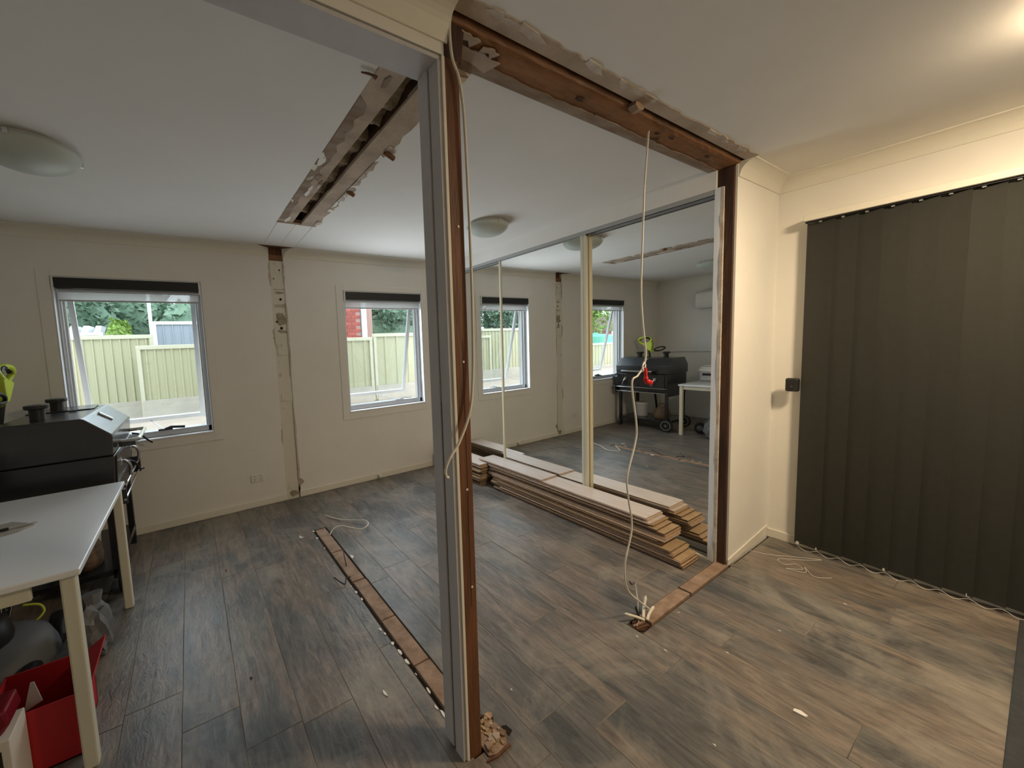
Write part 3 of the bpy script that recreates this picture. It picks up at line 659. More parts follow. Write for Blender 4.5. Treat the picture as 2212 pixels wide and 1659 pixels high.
# ---- power outlet, door stop
t_ = thing('power_outlet', 'white double power outlet low on the rear wall', 'power outlet', (.453, B, .235))
obj('face_plate', G().box(.397, .510, B-.010, B, .236, .308), 'whiteplastic', t_, bevel=.004)
for dx in (.428, .480):
    obj('rocker', G().box(dx-.007, dx+.007, B-.014, B-.009, .288, .300), 'greyplastic', t_)
    obj('socket_slot', G().box(dx-.009, dx-.006, B-.0108, B-.0095, .258, .268).box(dx+.006, dx+.009, B-.0108, B-.0095, .258, .268).box(dx-.0015, dx+.0015, B-.0108, B-.0095, .244, .254), 'black', t_)
t_ = thing('door_stop', 'small white knob door stop on the rear skirting', 'door stop', (1.672, B-.014, .04))
obj('stem', G().tube([(1.672, B-.014, .04), (1.672, B-.055, .04)], .011, 12), 'whiteplastic', t_); obj('bumper', G().lathe([(0, 0), (.017, 0), (.017, -.014), (0, -.02)], (1.672, B-.055, .04), 14, 'y'), 'whiteplastic', t_)

# ---- cables
hc = thing('hanging_cable', 'white cable hanging from the beam to the floor with red tape', 'cable', (1.85, 1.04, 0))
hp = cr([(1.888, 1.035, 2.38), (1.866, 1.04, 2.14), (1.861, 1.042, 1.99), (1.846, 1.042, 1.67), (1.862, 1.042, 1.50), (1.889, 1.042, 1.36), (1.878, 1.042, 1.30)], 8)
obj('upper_cable', G().tube(hp, .0042, 8), 'cable', hc, smooth=True)
lp = cr([(1.868, 1.042, 1.285), (1.82, 1.042, 1.25), (1.772, 1.042, 1.213), (1.812, 1.042, 1.006), (1.80, 1.042, .92), (1.736, 1.042, .77), (1.745, 1.042, .66), (1.776, 1.042, .504), (1.718, 1.042, .333), (1.74, 1.042, .20), (1.85, 1.042, .09), (1.93, 1.035, .02)], 8)
obj('lower_cable', G().tube(lp, .0042, 8), 'cable', hc, smooth=True)
obj('loop_knot', G().tube(cr([(1.878, 1.042, 1.31), (1.858, 1.038, 1.30), (1.852, 1.036, 1.278), (1.875, 1.04, 1.275), (1.89, 1.044, 1.30)], 5), .0035, 7), 'whiteplastic', hc)
obj('red_tape', G().tube(cr([(1.872, 1.036, 1.285), (1.876, 1.034, 1.25), (1.880, 1.034, 1.222), (1.90, 1.03, 1.212), (1.912, 1.03, 1.208)], 4), [.008]*6+[.011]*4+[.013]*6+[.006], 8), 'redtape', hc)
pc = cr([(.735, P-.010, 2.40), (.727, P-.012, 2.355), (.733, P-.012, 2.28), (.755, P-.012, 2.23), (.768, P-.014, 2.13), (.774, P-.014, 1.92), (.777, P-.014, 1.70), (.776, P-.014, 1.50), (.768, P-.016, 1.33), (.748, P-.02, 1.22), (.697, P-.025, 1.128), (.66, P-.03, 1.092), (.640, P-.03, 1.057), (.643, P-.028, 1.032), (.652, P-.025, 1.028)], 7)
t_ = thing('post_cable', 'white cable running down the bare post and curling out at its end', 'cable', (.76, P-.01, 1.0))
obj('sheath', G().tube(pc, .0045, 8), 'cable', t_, smooth=True)
obj('bare_tip', G().tube([(.652, P-.025, 1.028), (.658, P-.024, 1.024)], .003, 6), 'chrome', t_)
tag(obj('floor_cable', G().tube(cr([(.894, 3.256, .006), (.93, 3.16, .01), (.99, 3.06, .012), (1.06, 2.98, .02), (1.12, 2.90, .03), (1.11, 2.82, .032), (1.04, 2.78, .03), (.97, 2.85, .035), (.92, 2.91, .04), (.86, 2.92, .03), (.815, 2.88, .008)], 6), .004, 8), 'cable', base=(1.0, 2.95, 0), smooth=True), 'white cable looping over the floor at far end of the floor plate', 'cable')
for nm, pts, mt, lab in [('cut_wire', [(.775, 2.40, .0), (.785, 2.46, .03), (.80, 2.53, .05)], 'black', 'thin black wire standing up from the long floor plate'),
                         ('cut_wire', [(.755, 2.27, .0), (.72, 2.25, .015), (.69, 2.20, .012), (.65, 2.27, .035)], 'black', 'bent black wire left of the long floor plate'),
                         ('cut_wire', [(1.89, 1.075, .001), (1.905, 1.085, .05), (1.925, 1.105, .09), (1.93, 1.115, .125)], 'greyplastic', 'thin upright wire at the end of the short floor plate'),
                         ('cut_wire', [(1.93, 1.115, .125), (1.905, 1.118, .122), (1.89, 1.12, .142)], 'black', 'short black wire tip on the thin upright wire')]:
    tag(obj(nm, G().tube(cr(pts, 5), .0035, 7), mt, base=pts[0]), lab, 'wire')
for pts, lab in [([(1.85, 1.02, .004), (1.82, 1.04, .02), (1.76, 1.06, .05)], 'cut white cable end pointing left from the short floor plate'),
                 ([(1.86, 1.03, .004), (1.90, 1.05, .03), (1.935, 1.06, .07)], 'cut white cable end pointing up from the short floor plate'),
                 ([(1.86, 1.01, .004), (1.90, 1.02, .02), (1.945, 1.025, .03)], 'cut white cable end pointing right from the short floor plate')]:
    t_ = thing('cable_stub', lab, 'cable', pts[0]); obj('sheath', G().tube(cr(pts, 5), .007, 9), 'cable', t_, smooth=True)
    obj('core', G().tube([pts[-1], tuple(2*a-.0*b_-a+(a-b_)*.15 for a, b_ in zip(pts[-1], pts[-2]))], .0035, 6), 'whiteplastic', t_)
tag(obj('black_connector', G().tube([(1.845, 1.04, .005), (1.84, 1.05, .035), (1.835, 1.055, .06)], .006, 8), 'black', base=(1.845, 1.04, 0)), 'short black wire sleeve standing among the cut white cable ends', 'wire')

# ---- stack of laminate boards
def bmesh_board(L, W_=.197, T_=.0105, flip=False, edge='hdf'):
    g = G(); hx, hy = W_/2, L/2
    g.box(-hx, hx, -hy, hy, 0, T_, 1); g.m[0] = 0 if flip else 2; g.m[1] = 2 if flip else 0
    g.box(-hx-.006, -hx, -hy, hy, .002, .0055, 1); g.box(hx, hx+.001, -hy, hy, .006, .009, 1)
    return mesh('laminate_board', g, ['decor', edge, 'back'])
BM = {(l_, f, e_): bmesh_board(l_, flip=f, edge=e_) for l_ in (1.72, 1.62, .84) for f in (False, True) for e_ in ('hdf', 'hdfdark', 'hdfpale')}
def board(L, flip, x, y, z, a, label, group):
    e_ = 'hdfpale' if not flip else rnd.choice(['hdf', 'hdf', 'hdfdark', 'hdfpale', 'hdfdark'])
    o = bpy.data.objects.new('laminate_board', BM[(L, flip, e_)]); C.objects.link(o)
    o.location = (x, y, z); o.rotation_euler = (0, 0, a); return tag(o, label, 'floorboard', group)
ORD = 'first second third fourth fifth sixth seventh eighth ninth tenth eleventh twelfth thirteenth fourteenth fifteenth sixteenth'.split()
rnd = random.Random(17); N = 19; pit = .0118
ys = [1.12, 1.125, 1.135, 1.14, 1.18, 1.185, 1.20, 1.27, 1.275, 1.285, 1.24, 1.245, 1.25, 1.255, 1.30, 1.33, 1.345, 1.37, 1.375]
for i in range(N):
    L = 1.72 if (i % 3 and ys[i] < 1.26) else 1.62
    x = 2.556+.0035*i+rnd.uniform(-.012, .010); x = min(x, 2.610)
    flip = i < N-3
    lab = 'tan-backed laminate board, %s from the floor in the long pile by the mirror' % ORD[i] if flip else ['pale laminate board third from top of the long pile', 'pale laminate board under the topmost long board', 'topmost long pale laminate board on the pile'][i-N+3]
    board(L, flip, x, ys[i]+L/2, i*pit, rnd.uniform(-.006, .006), lab, 'boards in the long pile by the mirror' if flip else None)
board(.84, False, 2.602, 2.70, N*pit, .006, 'short whitish laminate board lying on top of the long pile', None)
for i in range(18):
    L = .84
    board(L, i < 16, 2.505+rnd.uniform(-.02, .02)+(.02 if i > 12 else 0), B-.022-L/2-rnd.uniform(0, .02), i*.0120, rnd.uniform(-.012, .012),
          'laminate board, %s from the floor in the short pile against the rear wall' % ORD[i] if i < 16 else ['upper pale laminate board on the short rear pile', 'topmost pale laminate board on the short rear pile'][i-16], 'boards in the short pile by the rear wall' if i < 16 else None)

# ---- table
tb = thing('work_table', 'white table with square cream legs in front of the barbecue', 'table', (-.9, 2.24, 0))
TX0, TX1, TY0, TY1, TZ = -1.45, -.372, 1.70, 2.785, .735
obj('table_top', G().box(TX0, TX1, TY0, TY1, TZ-.022, TZ), 'tablewhite', tb, bevel=.004)
for x in (TX0+.03, TX1-.058):
    for y in (TY0+.012, TY1-.052):
        obj('leg', G().box(x, x+.042, y, y+.042, 0, TZ-.022), 'tableleg', tb, bevel=.006)
for bx in [(TX1-.052, TX1-.032, TY0+.054, TY1-.052, TZ-.075, TZ-.022), (TX0+.03, TX0+.05, TY0+.054, TY1-.052, TZ-.075, TZ-.022), (TX0+.07, TX1-.13, TY0+.02, TY0+.04, TZ-.075, TZ-.022), (TX0+.07, TX1-.058, TY1-.04, TY1-.02, TZ-.075, TZ-.022)]:
    obj('apron', G().box(*bx), 'tableleg', tb, bevel=.003)
# on the table
t_ = thing('wrapped_tool', 'small tool in crumpled clear wrap lying on the white table', 'tool', (-.70, 2.28, TZ))
p = [(-.80, 2.36), (-.72, 2.385), (-.66, 2.33), (-.625, 2.29), (-.66, 2.24), (-.74, 2.215), (-.80, 2.25)]
obj('wrap', G().prism(p, 'z', TZ, TZ+.006), 'paper', t_, bevel=.002)
obj('shaft', G().tube([(-.82, 2.25, TZ+.012), (-.70, 2.275, TZ+.012)], .006, 8), 'black', t_); obj('steel_tip', G().tube([(-.70, 2.275, TZ+.012), (-.618, 2.292, TZ+.010)], [.004, .003], 8), 'chrome', t_)
pr_ = thing('printer', 'pale grey desktop printer on the white table seen in the mirror', 'printer', (-1.17, 2.56, TZ))
obj('body', G().box(-1.38, -.945, 2.34, 2.765, TZ+.004, TZ+.14), 'greyplastic', pr_, bevel=.012)
obj('paper_tray', G().box(-.96, -.925, 2.38, 2.73, TZ+.02, TZ+.06), 'greyplastic', pr_, bevel=.004)
obj('output_slot', G().box(-.947, -.940, 2.39, 2.72, TZ+.085, TZ+.12), 'black', pr_)
obj('scanner_lid', G().prism([(-1.38, TZ+.142), (-.93, TZ+.142), (-.93, TZ+.175), (-1.0, TZ+.215), (-1.36, TZ+.225)], 'y', 2.33, 2.77), 'whiteplastic', pr_, bevel=.008)
obj('paper_stack', G().box(-1.30, -1.0, 2.42, 2.72, TZ+.222, TZ+.235), 'carton', pr_)
t_ = thing('carved_ornament', 'small brown wooden ornament on the printer seen in the mirror', 'ornament', (-1.12, 2.60, TZ+.235))
obj('body', G().lathe([(0, 0), (.026, 0), (.03, .03), (.018, .06), (.024, .085), (.012, .11), (0, .112)], (-1.12, 2.60, TZ+.235), 14), 'wood', t_, smooth=True)
obj('arm', G().tube(cr([(-1.12, 2.62, TZ+.27), (-1.12, 2.66, TZ+.29), (-1.12, 2.645, TZ+.335), (-1.12, 2.615, TZ+.33)], 5), .008, 7), 'carton', t_)

# ---- barbecue smoker
bb = thing('barbecue', 'large black barbecue smoker with angled lid under the left window', 'barbecue', (-.7, 3.36, 0))
Y0, Y1, XB, XF = 2.95, 3.76, -1.02, -.43
lid = obj('lid', G().prism([(XB, .86), (XF-.004, .86), (XF+.004, .985), (-.555, 1.098), (XB+.10, 1.10), (XB, .99)], 'y', Y0, Y1), 'bbq', bb, bevel=.008)
obj('firebox', G().prism([(XB+.01, .855), (XF, .855), (XF-.02, .56), (XB+.03, .56)], 'y', Y0+.012, Y1-.012), 'bbq', bb, bevel=.006)
obj('front_panel', G().prism([(XF+.001, .845), (XF+.008, .845), (XF-.008, .60), (XF-.016, .60)], 'y', Y0+.05, Y1-.05), 'bbq', bb)
obj('lid_handle', G().tube([(XF+.0, Y0+.20, .905), (XF+.095, Y0+.20, .905), (XF+.105, Y0+.21, .905), (XF+.105, Y1-.16, .905), (XF+.095, Y1-.15, .905), (XF+.0, Y1-.15, .905)], .012, 10), 'chrome', lid)
obj('handle_shield', G().box(XF+.002, XF+.088, Y0+.19, Y0+.215, .87, .90), 'bbq', lid)
obj('thermometer', G().tube([(-.535, 3.30, 1.085), (-.475, 3.34, 1.032)], .011, 10), 'chrome', lid)
for yy in (3.14, 3.60):
    h_ = obj('door_handle', G().tube(cr([(XF, yy, .78), (XF+.035, yy-.01, .775), (XF+.05, yy+.01, .73), (XF+.04, yy+.035, .675)], 5), .009, 9), 'chrome', bb, smooth=True)
    obj('handle_mount', G().box(XF-.005, XF+.008, yy-.02, yy+.02, .755, .80), 'chrome', h_)
for z in (.645, .575):
    obj('front_rail', G().tube([(XF+.03, Y0+.0, z), (XF+.03, Y1+.02, z)], .007, 8), 'chrome', bb)
for yy in (Y0+.01, Y1-.01):
    obj('rail_bracket', G().box(XF-.03, XF+.04, yy-.008, yy+.008, .55, .67), 'bbq', bb)
hk = obj('tool_hook', G().tube(cr([(XF+.01, 3.72, .86), (XF+.06, 3.74, .84), (XF+.10, 3.75, .79), (XF+.13, 3.76, .76)], 4), .007, 8), 'black', bb)
obj('tool_hook', G().tube(cr([(XF, 3.40, .72), (XF+.04, 3.42, .70), (XF+.065, 3.43, .645), (XF+.09, 3.44, .64)], 4), .007, 8), 'black', bb)
for x in (XB+.05, XF-.05):
    for y in (Y0+.04, Y1-.05):
        obj('leg', G().box(x-.02, x+.02, y-.02, y+.02, .09 if y < 3.2 else 0, .57), 'bbq', bb, bevel=.003)
obj('bottom_shelf', G().box(XB+.03, XF-.03, Y0+.02, Y1-.03, .115, .15), 'bbq', bb, bevel=.004)
obj('end_brace', G().box(XB+.05, XF-.05, Y0+.02, Y0+.06, .52, .56), 'bbq', bb); obj('side_box', G().box(XB+.1, XF-.04, Y1-.01, Y1+.07, .62, .80), 'bbq', bb, bevel=.005)
for x in (XB+.03, XF-.02):
    wl = obj('wheel', G().lathe([(.02, -.02), (.085, -.02), (.092, -.01), (.092, .01), (.085, .02), (.02, .02)], (x, Y0+.03, .092), 28, 'x'), 'rubber', bb)
    obj('wheel_rim', G().tube([(x+.021, Y0+.03+.066*math.cos(q*math.pi/14), .092+.066*math.sin(q*math.pi/14)) for q in range(29)], .0025, 6).tube([(x-.021, Y0+.03+.066*math.cos(q*math.pi/14), .092+.066*math.sin(q*math.pi/14)) for q in range(29)], .0025, 6), 'greyplastic', wl); obj('hub', G().lathe([(0, -.024), (.018, -.024), (.018, .024), (0, .024)], (x, Y0+.03, .092), 12, 'x'), 'mowergrey', wl)
for yy, xx in ((3.16, -.79), (3.57, -.79)):
    ch = obj('chimney', G().lathe([(0, 0), (.036, 0), (.036, .068), (0, .068)], (xx, yy, 1.095), 20), 'black', bb); obj('chimney_cap', G().lathe([(0, .066), (.052, .066), (.056, .070), (.056, .088), (.05, .090), (0, .090)], (xx, yy, 1.095), 24), 'black', ch)
obj('warming_flap', G().prism([(-.92, 3.45), (-.60, 3.47), (-.585, 3.50), (-.60, 3.75), (-.92, 3.75)], 'z', 1.1005, 1.106), 'bbq', lid, bevel=.002)
obj('flap_tab', G().box(-.70, -.66, 3.40, 3.412, 1.101, 1.108), 'black', lid)
t_ = thing('charcoal_sack', 'slumped beige sack standing on the barbecue bottom shelf', 'sack', (-.66, 3.14, .15))
rs = random.Random(12); vs = []; fs = []
for i, (hw, hd, z) in enumerate([(.11, .09, .151), (.125, .10, .20), (.105, .085, .28), (.07, .055, .34), (.045, .02, .385)]):
    for j in range(12):
        a = j*math.pi/6; k_ = 1+rs.uniform(-.08, .08); vs.append((-.66+hd*math.cos(a)*k_, 3.14+hw*math.sin(a)*k_, z+rs.uniform(-.006, .006)*(i > 0)))
fs = [(i*12+j, i*12+(j+1) % 12, (i+1)*12+(j+1) % 12, (i+1)*12+j) for i in range(4) for j in range(12)]+[tuple(range(12)), tuple(range(48, 60))]
obj('sack_body', G().add(vs, fs), 'hdf', t_, smooth=True); obj('sack_tie', G().tube([(-.66+.03*math.cos(a), 3.14+.05*math.sin(a), .362) for a in [q*math.pi/6 for q in range(13)]], .005, 6), 'cable', t_)
t_ = thing('white_bucket', 'white bucket with lid standing on the barbecue bottom shelf', 'bucket', (-.72, 3.50, .15))
obj('pail', G().lathe([(0, 0), (.085, 0), (.10, .20), (.0, .20)], (-.72, 3.50, .152), 24), 'greyplastic', t_); obj('pail_lid', G().lathe([(0, .2), (.106, .2), (.106, .218), (0, .218)], (-.72, 3.50, .152), 24), 'whiteplastic', t_)
# things behind/on the barbecue
t_ = thing('grass_trimmer', 'lime green and black grass trimmer standing behind the barbecue', 'garden tool', (-1.12, 3.55, 0))
obj('shaft', G().tube([(-1.22, 3.50, .05), (-1.13, 3.52, .62), (-1.04, 3.56, 1.20)], .015, 10), 'black', t_)
obj('head_guard', G().lathe([(.02, 0), (.11, .0), (.12, .03), (.06, .06), (.02, .07)], (-1.24, 3.50, .0), 20), 'lime', t_)
obj('motor_cone', G().prism([(3.50, 1.19), (3.54, 1.19), (3.66, 1.31), (3.53, 1.345), (3.49, 1.33)], 'x', -1.06, -1.0), 'lime', t_, bevel=.008)
obj('rear_handle_ring', G().tube([(-1.03+.012*math.sin(a*2), 3.62+.105*math.cos(a), 1.365+.055*math.sin(a)) for a in [i*2*math.pi/22 for i in range(23)]], .020, 8), 'lime', t_, smooth=True)
obj('grip', G().tube([(-1.03, 3.62+.085*math.cos(a), 1.375+.04*math.sin(a)) for a in [i*math.pi/10 for i in range(11)]], .018, 8), 'black', t_)
obj('loop_handle', G().tube([(-1.0+.01*math.sin(a), 3.37+.085*math.cos(a), 1.225+.028*math.sin(a)-.018*math.cos(a)) for a in [i*2*math.pi/20 for i in range(21)]], .012, 8), 'black', t_, smooth=True)
obj('loop_mount', G().tube([(-1.045, 3.54, 1.17), (-1.0, 3.45, 1.20)], .012, 8), 'lime', t_)
# under / beside the table
mw = thing('lawn_mower', 'grey and black lawn mower pushed under the white table', 'lawn mower', (-.92, 2.42, 0))
obj('deck', G().lathe([(.05, .20), (.16, .20), (.22, .165), (.245, .10), (.25, .07), (.23, .07), (.22, .10), (.05, .15)], (-.88, 2.42, 0), 28), 'mowergrey', mw, smooth=True)
obj('engine', G().lathe([(0, .32), (.07, .315), (.11, .29), (.125, .22), (.12, .18), (0, .18)], (-.90, 2.42, 0), 20), 'black', mw, smooth=True)
obj('engine_shroud', G().box(-1.01, -.80, 2.34, 2.50, .18, .27), 'black', mw, bevel=.02)
for x, y in ((-.68, 2.22), (-.68, 2.62), (-1.12, 2.22), (-1.12, 2.62)):
    wl = obj('wheel', G().lathe([(.02, -.02), (.075, -.022), (.08, -.01), (.08, .01), (.075, .022), (.02, .02)], (x, y, .08), 24, 'x'), 'rubber', mw); obj('hubcap', G().lathe([(0, -.024), (.04, -.022), (.04, .022), (0, .024)], (x, y, .08), 16, 'x'), 'mowergrey', wl)
obj('handle', G().tube(cr([(-1.05, 2.25, .14), (-1.25, 2.26, .45), (-1.30, 2.30, .50), (-1.30, 2.54, .50), (-1.25, 2.58, .45), (-1.05, 2.58, .14)], 5), .011, 8), 'black', mw)
t_ = thing('plastic_bag', 'crumpled grey plastic bag beside the mower under the table', 'bag', (-.50, 2.40, 0))
bmx = bmesh.new(); bmesh.ops.create_icosphere(bmx, subdivisions=3, radius=1)
rb_ = random.Random(4); g = G(); vs = []
for v in bmx.verts:
    d = 1+.18*math.sin(v.co.x*9+v.co.z*6)*math.sin(v.co.y*8+1)+rb_.uniform(-.05, .05)
    vs.append((-.50+v.co.x*.075*d, 2.40+v.co.y*.10*d, max(.0, .13+v.co.z*.14*d)))
fs = [tuple(v.index for v in f.verts) for f in bmx.faces]; bmx.free()
obj('bag_body', G().add(vs, fs), 'mowergrey', t_)
obj('bag_neck', G().tube([(-.50, 2.41, .25), (-.505, 2.42, .30)], [.035, .05], 9), 'mowergrey', t_)
rbx = thing('red_box', 'open red cardboard box on the floor under the table', 'box', (-.58, 1.93, 0))
X0, X1, Q0, Q1, HZ = -.70, -.445, 1.80, 2.06, .235
for bx in [(X0, X1, Q0, Q0+.006, .0, HZ), (X0, X1, Q1-.006, Q1, 0, HZ), (X0, X0+.006, Q0, Q1, 0, HZ), (X1-.006, X1, Q0, Q1, 0, HZ)]: obj('side', G().box(*bx), 'red', rbx)
obj('bottom', G().box(X0, X1, Q0, Q1, 0, .006), 'red', rbx)
obj('flap', G().prism([(X1-.006, HZ), (X1+.05, HZ+.035), (X1+.047, HZ+.039), (X1-.006, HZ+.005)], 'y', Q0, Q1), 'red', rbx)
obj('inner_leaf', G().prism([(-.60, .20), (-.55, .22), (-.565, .30), (-.575, .30)], 'y', 1.86, 1.864), 'carton', rbx)
t_ = thing('printed_carton', 'white printed carton with dark picture panels beneath the table edge', 'box', (-.70, 1.69, 0))
obj('carton_body', G().box(-.90, -.575, 1.66, 1.795, .0, .265), 'carton', t_, bevel=.003)
for x0, x1 in ((-.635, -.595), (-.685, -.645), (-.76, -.70)): obj('picture_panel', G().box(x0, x1, 1.6585, 1.66, .13, .235), 'cavity' if x0 > -.65 else 'red', t_)
tag(obj('glossy_bag', G().prism([(-.93, .266), (-.60, .266), (-.575, .30), (-.585, .35), (-.70, .335), (-.93, .30)], 'y', 1.68, 1.79), 'dred', base=(-.75, 1.73, .266), bevel=.01), 'maroon glossy packet lying on the white printed carton', 'packet')
tag(obj('storage_tub', G().prism([(-1.25, 0), (-.82, 0), (-.79, .30), (-1.28, .30)], 'y', 1.83, 2.13).box(-1.30, -.77, 1.81, 2.15, .30, .325), 'rubber', base=(-1.0, 2.0, 0), bevel=.006), 'black storage tub deep under the white table', 'tub')
tag(obj('yellow_packet', G().prism([(-.93, .327), (-.80, .327), (-.785, .40), (-.90, .41)], 'y', 1.86, 1.885), 'yellow', base=(-.85, 1.87, .327)), 'yellow and white packet standing on the black tub', 'packet')
tag(obj('green_hose', G().tube(cr([(-.66, 2.17, .45), (-.615, 2.18, .43), (-.60, 2.17, .40), (-.62, 2.15, .38)], 6), .0045, 8), 'lime', base=(-.63, 2.16, .37), smooth=True), 'short curved lime green hose under the table top', 'hose')

# ---- air conditioner, panel on the side wall
ac = thing('air_conditioner', 'white wall air conditioner on the side wall seen in the mirror', 'air conditioner', (LW+.1, 2.75, 1.85))
obj('body', G().prism([(LW, 1.86), (LW+.17, 1.86), (LW+.20, 1.90), (LW+.195, 2.10), (LW+.16, 2.135), (LW, 2.135)], 'y', 2.38, 3.16), 'whiteplastic', ac, bevel=.01)
obj('louvre', G().box(LW+.05, LW+.175, 2.42, 3.12, 1.853, 1.861), 'greyplastic', ac); obj('front_seam', G().box(LW+.194, LW+.2005, 2.385, 3.155, 1.925, 1.929), 'greyplastic', ac)
obj('top_grille', G().box(LW+.02, LW+.15, 2.42, 3.12, 2.134, 2.138), 'greyplastic', ac)
tag(obj('wall_board', G().box(LW, LW+.016, 2.55, 3.19, 1.13, 1.475), 'whiteplastic', base=(LW, 2.9, 1.13), bevel=.004), 'blank cream board on the side wall above the table', 'board')
tag(obj('wall_conduit', G().tube([(LW+.012, 2.6, 1.14), (LW+.012, 3.72, 1.14)], .008, 8), 'greyplastic', base=(LW, 3.2, 1.14)), 'thin grey conduit along the side wall behind the barbecue', 'conduit')

# ================================================================== OUTSIDE
gr = G(); prof = [(B+.2, -.15), (4.9, .05), (6.2, .48), (7.6, .56), (40, .6)]
vs = [(x, y, z) for y, z in prof for x in (-40, 40)]; fs = [(2*i, 2*i+1, 2*i+3, 2*i+2) for i in range(len(prof)-1)]
o = struct('ground', gr.add(vs, fs), 'ground'); slab(o, 'pale bare ground rising to the boundary fence', 'ground')
def fence(x0, x1, y, z0, z1, pitch, label, mts=('fence', 'capping'), plinth=True, rib=.035):
    t_ = thing('boundary_fence', label, 'fence', ((x0+x1)/2, y, z0-.25))
    pl = []; x = x0
    while x < x1-.001:
        a = min(x+pitch-rib, x1); pl += [(x, y), (a, y)]
        if a < x1-.001: pl += [(a+rib*.3, y-.018), (min(a+rib*.7, x1), y-.018)]
        x += pitch
    n_ = len(pl); vs = [(a, b_, z) for z in (z0, z1) for a, b_ in pl]+[(a, b_+.004, z) for z in (z0, z1) for a, b_ in pl]
    fs = [(i, i+1, n_+i+1, n_+i) for i in range(n_-1)]+[(2*n_+i, 3*n_+i, 3*n_+i+1, 2*n_+i+1) for i in range(n_-1)]
    obj('ribbed_sheet', G().add(vs, fs), mts[0], t_)
    obj('capping_rail', G().box(x0-.03, x1+.03, y-.03, y+.035, z1-.02, z1+.04), mts[1], t_, bevel=.005)
    for xx in (x0, x1): obj('post', G().box(xx-.025, xx+.025, y-.028, y+.032, z0-.25, z1), mts[1], t_)
    if plinth: obj('plinth', G().box(x0, x1, y-.04, y+.03, z0-.32, z0), 'plinth', t_)
fence(-3.3, -.47, 7.4, .78, 1.75, .107, 'taller cream ribbed fence panel seen through the left window')
fence(-.62, 1.55, 7.1, .80, 1.575, .107, 'lower cream ribbed fence panel at right of the left window')
fence(1.60, 2.76, 6.4, .76, 1.59, .215, 'cream fence panel left of the post in the right window', rib=.06)
fence(2.84, 5.4, 6.4, .76, 1.65, .235, 'cream fence panel right of the post in the right window', rib=.06)
fence(-6.6, -3.42, 7.4, .6, 1.25, .15, 'low cream fence panel far left reflected through the window')
fence(-.50, 1.6, 9.0, .6, 2.07, .15, 'blue grey neighbouring fence beyond the cream fence', ('greyfence', 'whitealu'), False)
tag(obj('fence_pole', G().tube([(-.55, 8.95, .5), (-.55, 8.95, 2.9)], .03, 10), 'whitealu', base=(-.55, 8.95, .5)), 'tall pale pole beside the blue grey fence', 'pole')
def leaves(cx_, cy_, cz, rx, ry, rz, n_, s_, seed):
    rd = random.Random(seed); vs = []; fs = []
    lumps = [(rd.uniform(-.6, .6), rd.uniform(-.6, .6), rd.uniform(-.6, .6)) for _ in range(14)]
    for i in range(n_):
        lx, ly, lz = rd.choice(lumps); d = Vector((rd.gauss(0, 1), rd.gauss(0, 1), rd.gauss(0, 1))).normalized()*rd.uniform(.26, .50)
        c = Vector((cx_+(lx+d.x)*rx, cy_+(ly+d.y)*ry, cz+(lz+d.z)*rz)); a = Vector((rd.gauss(0, 1), rd.gauss(0, 1), rd.gauss(0, 1))).normalized(); b_ = a.cross(Vector((rd.gauss(0, 1), rd.gauss(0, 1), rd.gauss(0, 1)))).normalized()
        k = len(vs); L = s_*rd.uniform(.7, 1.4); vs += [c-a*L, c+b_*L*.45, c+a*L, c-b_*L*.45]; fs.append((k, k+1, k+2, k+3))
    return G().add(vs, fs)
def tree(name, c, r, n_, s_, seed, label, cat, leaf='leaf', trunk=.08, group=None, core=True):
    t_ = thing(name, label, cat, (c[0], c[1], .55), group)
    obj('foliage', leaves(*c, *r, n_, s_, seed), leaf, t_)
    if core:
        bmx = bmesh.new(); bmesh.ops.create_icosphere(bmx, subdivisions=4, radius=1); rd = random.Random(seed+50)
        vs = [(c[0]+v.co.x*r[0]*.8*(1+.12*math.sin(v.co.z*9+v.co.x*7)+rd.uniform(-.06, .06)), c[1]+v.co.y*r[1]*.8, c[2]+v.co.z*r[2]*.8*(1+.1*math.sin(v.co.x*11+v.co.y*5)+rd.uniform(-.05, .05))) for v in bmx.verts]
        fs = [tuple(v.index for v in f.verts) for f in bmx.faces]; bmx.free()
        obj('inner_foliage', G().add(vs, fs), leaf, t_)
    obj('trunk', G().tube(cr([(c[0], c[1], .5), (c[0]+.05, c[1]+.03, c[2]*.5), (c[0]-.03, c[1], c[2])], 4), trunk, 8), 'bark', t_)
tree('hedge_tree', (-2.1, 11.3, 2.0), (.95, .8, 1.55), 7000, .09, 1, 'dense green tree left of the pale pole in the left window', 'tree')
tree('hedge_tree', (.15, 11.3, 1.9), (.95, .8, 1.10), 6000, .09, 2, 'dense green tree right of the pale pole in the left window', 'tree')
tree('hedge_tree', (6.0, 11.4, 1.9), (1.6, .9, 1.35), 8000, .095, 3, 'dense green tree beyond the fence in the right window', 'tree')
tree('hedge_tree', (-1.0, 12.9, 2.1), (1.2, .7, 1.5), 6000, .10, 7, 'green tree behind the pale pole in the left window', 'tree')
tree('lime_bush', (-.97, 8.2, 1.75), (.19, .19, .36), 900, .04, 4, 'bright lime green bush above the cream fence', 'bush', 'limeleaf', .03)
tree('garden_tree', (-4.9, 11.0, 2.9), (1.2, .9, 1.2), 3200, .085, 5, 'leafy tree reflected through the right window', 'tree', core=False)
tree('garden_tree', (-9.2, 10.5, 2.7), (1.4, 1.0, 1.3), 2600, .085, 6, 'sparse tree reflected through the left window', 'tree', 'limeleaf', .12, core=False)
t_ = thing('pergola_roof', 'low white slatted pergola roof beyond the left fence panel', 'pergola', (-1.9, 10, .6))
for k in range(6): obj('slat', G().prism([(-2.4+k*.18, 1.93), (-2.3+k*.18, 1.93), (-2.26+k*.18, 2.08), (-2.34+k*.18, 2.08)], 'y', 9.6, 10.1), 'whitealu', t_)
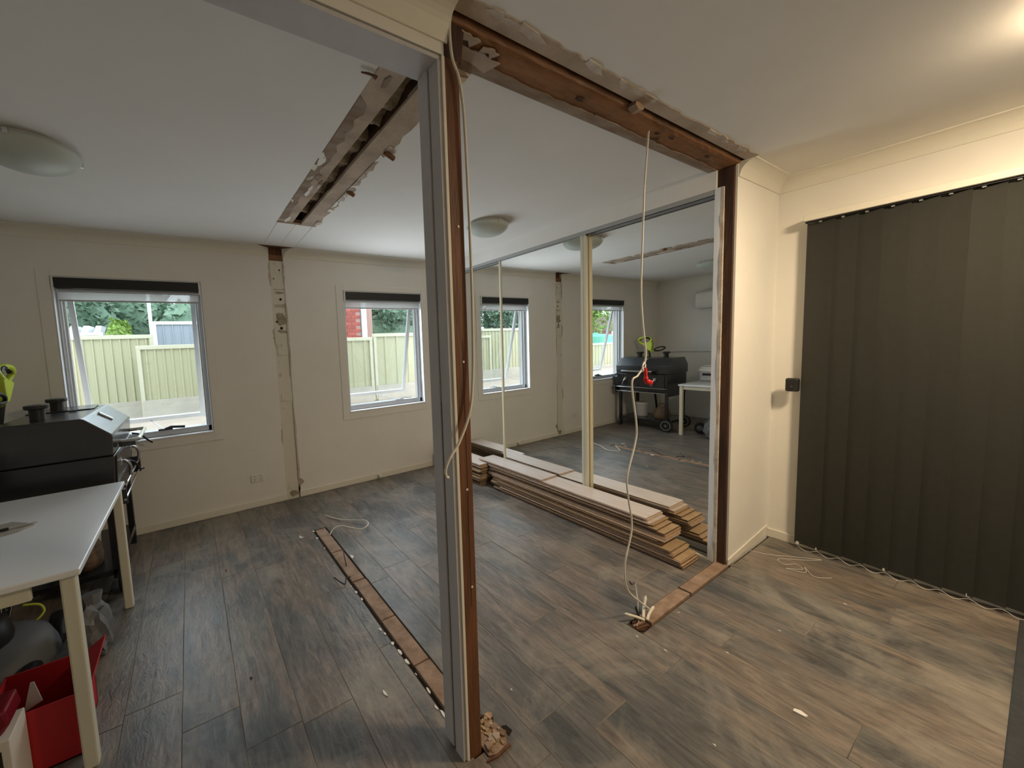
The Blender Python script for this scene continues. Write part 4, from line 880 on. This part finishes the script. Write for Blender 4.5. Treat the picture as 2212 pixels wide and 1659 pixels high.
obj('fascia', G().box(-2.5, -1.35, 9.55, 9.6, 1.9, 1.95), 'whitealu', t_)
for xx in (-2.45, -1.4): obj('post', G().box(xx-.03, xx+.03, 9.7, 9.76, .5, 1.92), 'whitealu', t_)
bh = thing('brick_house', 'red brick house corner beyond the fence in the right window', 'house', (3.0, 9.5, .5))
obj('wall_mass', G().box(1.9, 3.66, 9.02, 11, .5, 3.4), 'mortar', bh)
bme = mesh('brick', G().box(0, .22, -.012, .0, 0, .070), 'brick')
for rI in range(17):
    for cI in range(6):
        o = bpy.data.objects.new('brick', bme); C.objects.link(o); o.parent = bh; o.location = (3.66-.232*(cI+1)+(.0 if rI % 2 else -.0)-(.116 if rI % 2 and cI >= 0 else 0)-3.0, 9.018-9.5, 1.35+rI*.082-.5)
obj('white_downpipe', G().box(3.68, 3.80, 8.96, 9.06, .5, 3.4), 'whitealu', bh); obj('side_wall', G().box(3.80, 3.98, 9.04, 11, .5, 3.4), 'mortar', bh); obj('eave', G().box(1.7, 4.15, 8.7, 11, 3.4, 3.55), 'whitealu', bh)
t_ = thing('neighbour_house', 'grey metal roofed house reflected through the right window', 'house', (-6, 13, .5))
obj('roof', G().prism([(-8.2, 1.75), (-3.9, 1.75), (-5.4, 2.45), (-6.6, 2.45)], 'y', 12.2, 15), 'roofmetal', t_); obj('wall', G().box(-7.8, -4.3, 12.6, 14.8, .5, 1.76), 'mortar', t_)
obj('window', G().box(-6.4, -5.6, 12.58, 12.6, 1.0, 1.6), 'roofmetal', t_)
t_ = thing('neighbour_house', 'brown tiled roofed house reflected through the left window', 'house', (-12, 12.5, .5))
obj('roof', G().prism([(-14.5, 1.8), (-10.2, 1.8), (-11.5, 2.6), (-13.5, 2.6)], 'y', 12.2, 15), 'bark', t_); obj('wall', G().box(-14, -10.6, 12.6, 14.8, .5, 1.81), 'mortar', t_)
t_ = thing('water_tank', 'green round water tank reflected through the left window', 'water tank', (-7.5, 9.2, .55))
obj('shell', G().lathe([(0, 0), (.75, 0), (.75, .95), (.70, 1.0), (0, 1.08)], (-7.5, 9.2, .55), 32), 'tank', t_); obj('lid', G().lathe([(0, 1.04), (.2, 1.04), (.2, 1.10), (0, 1.10)], (-7.5, 9.2, .55), 18), 'tank', t_)
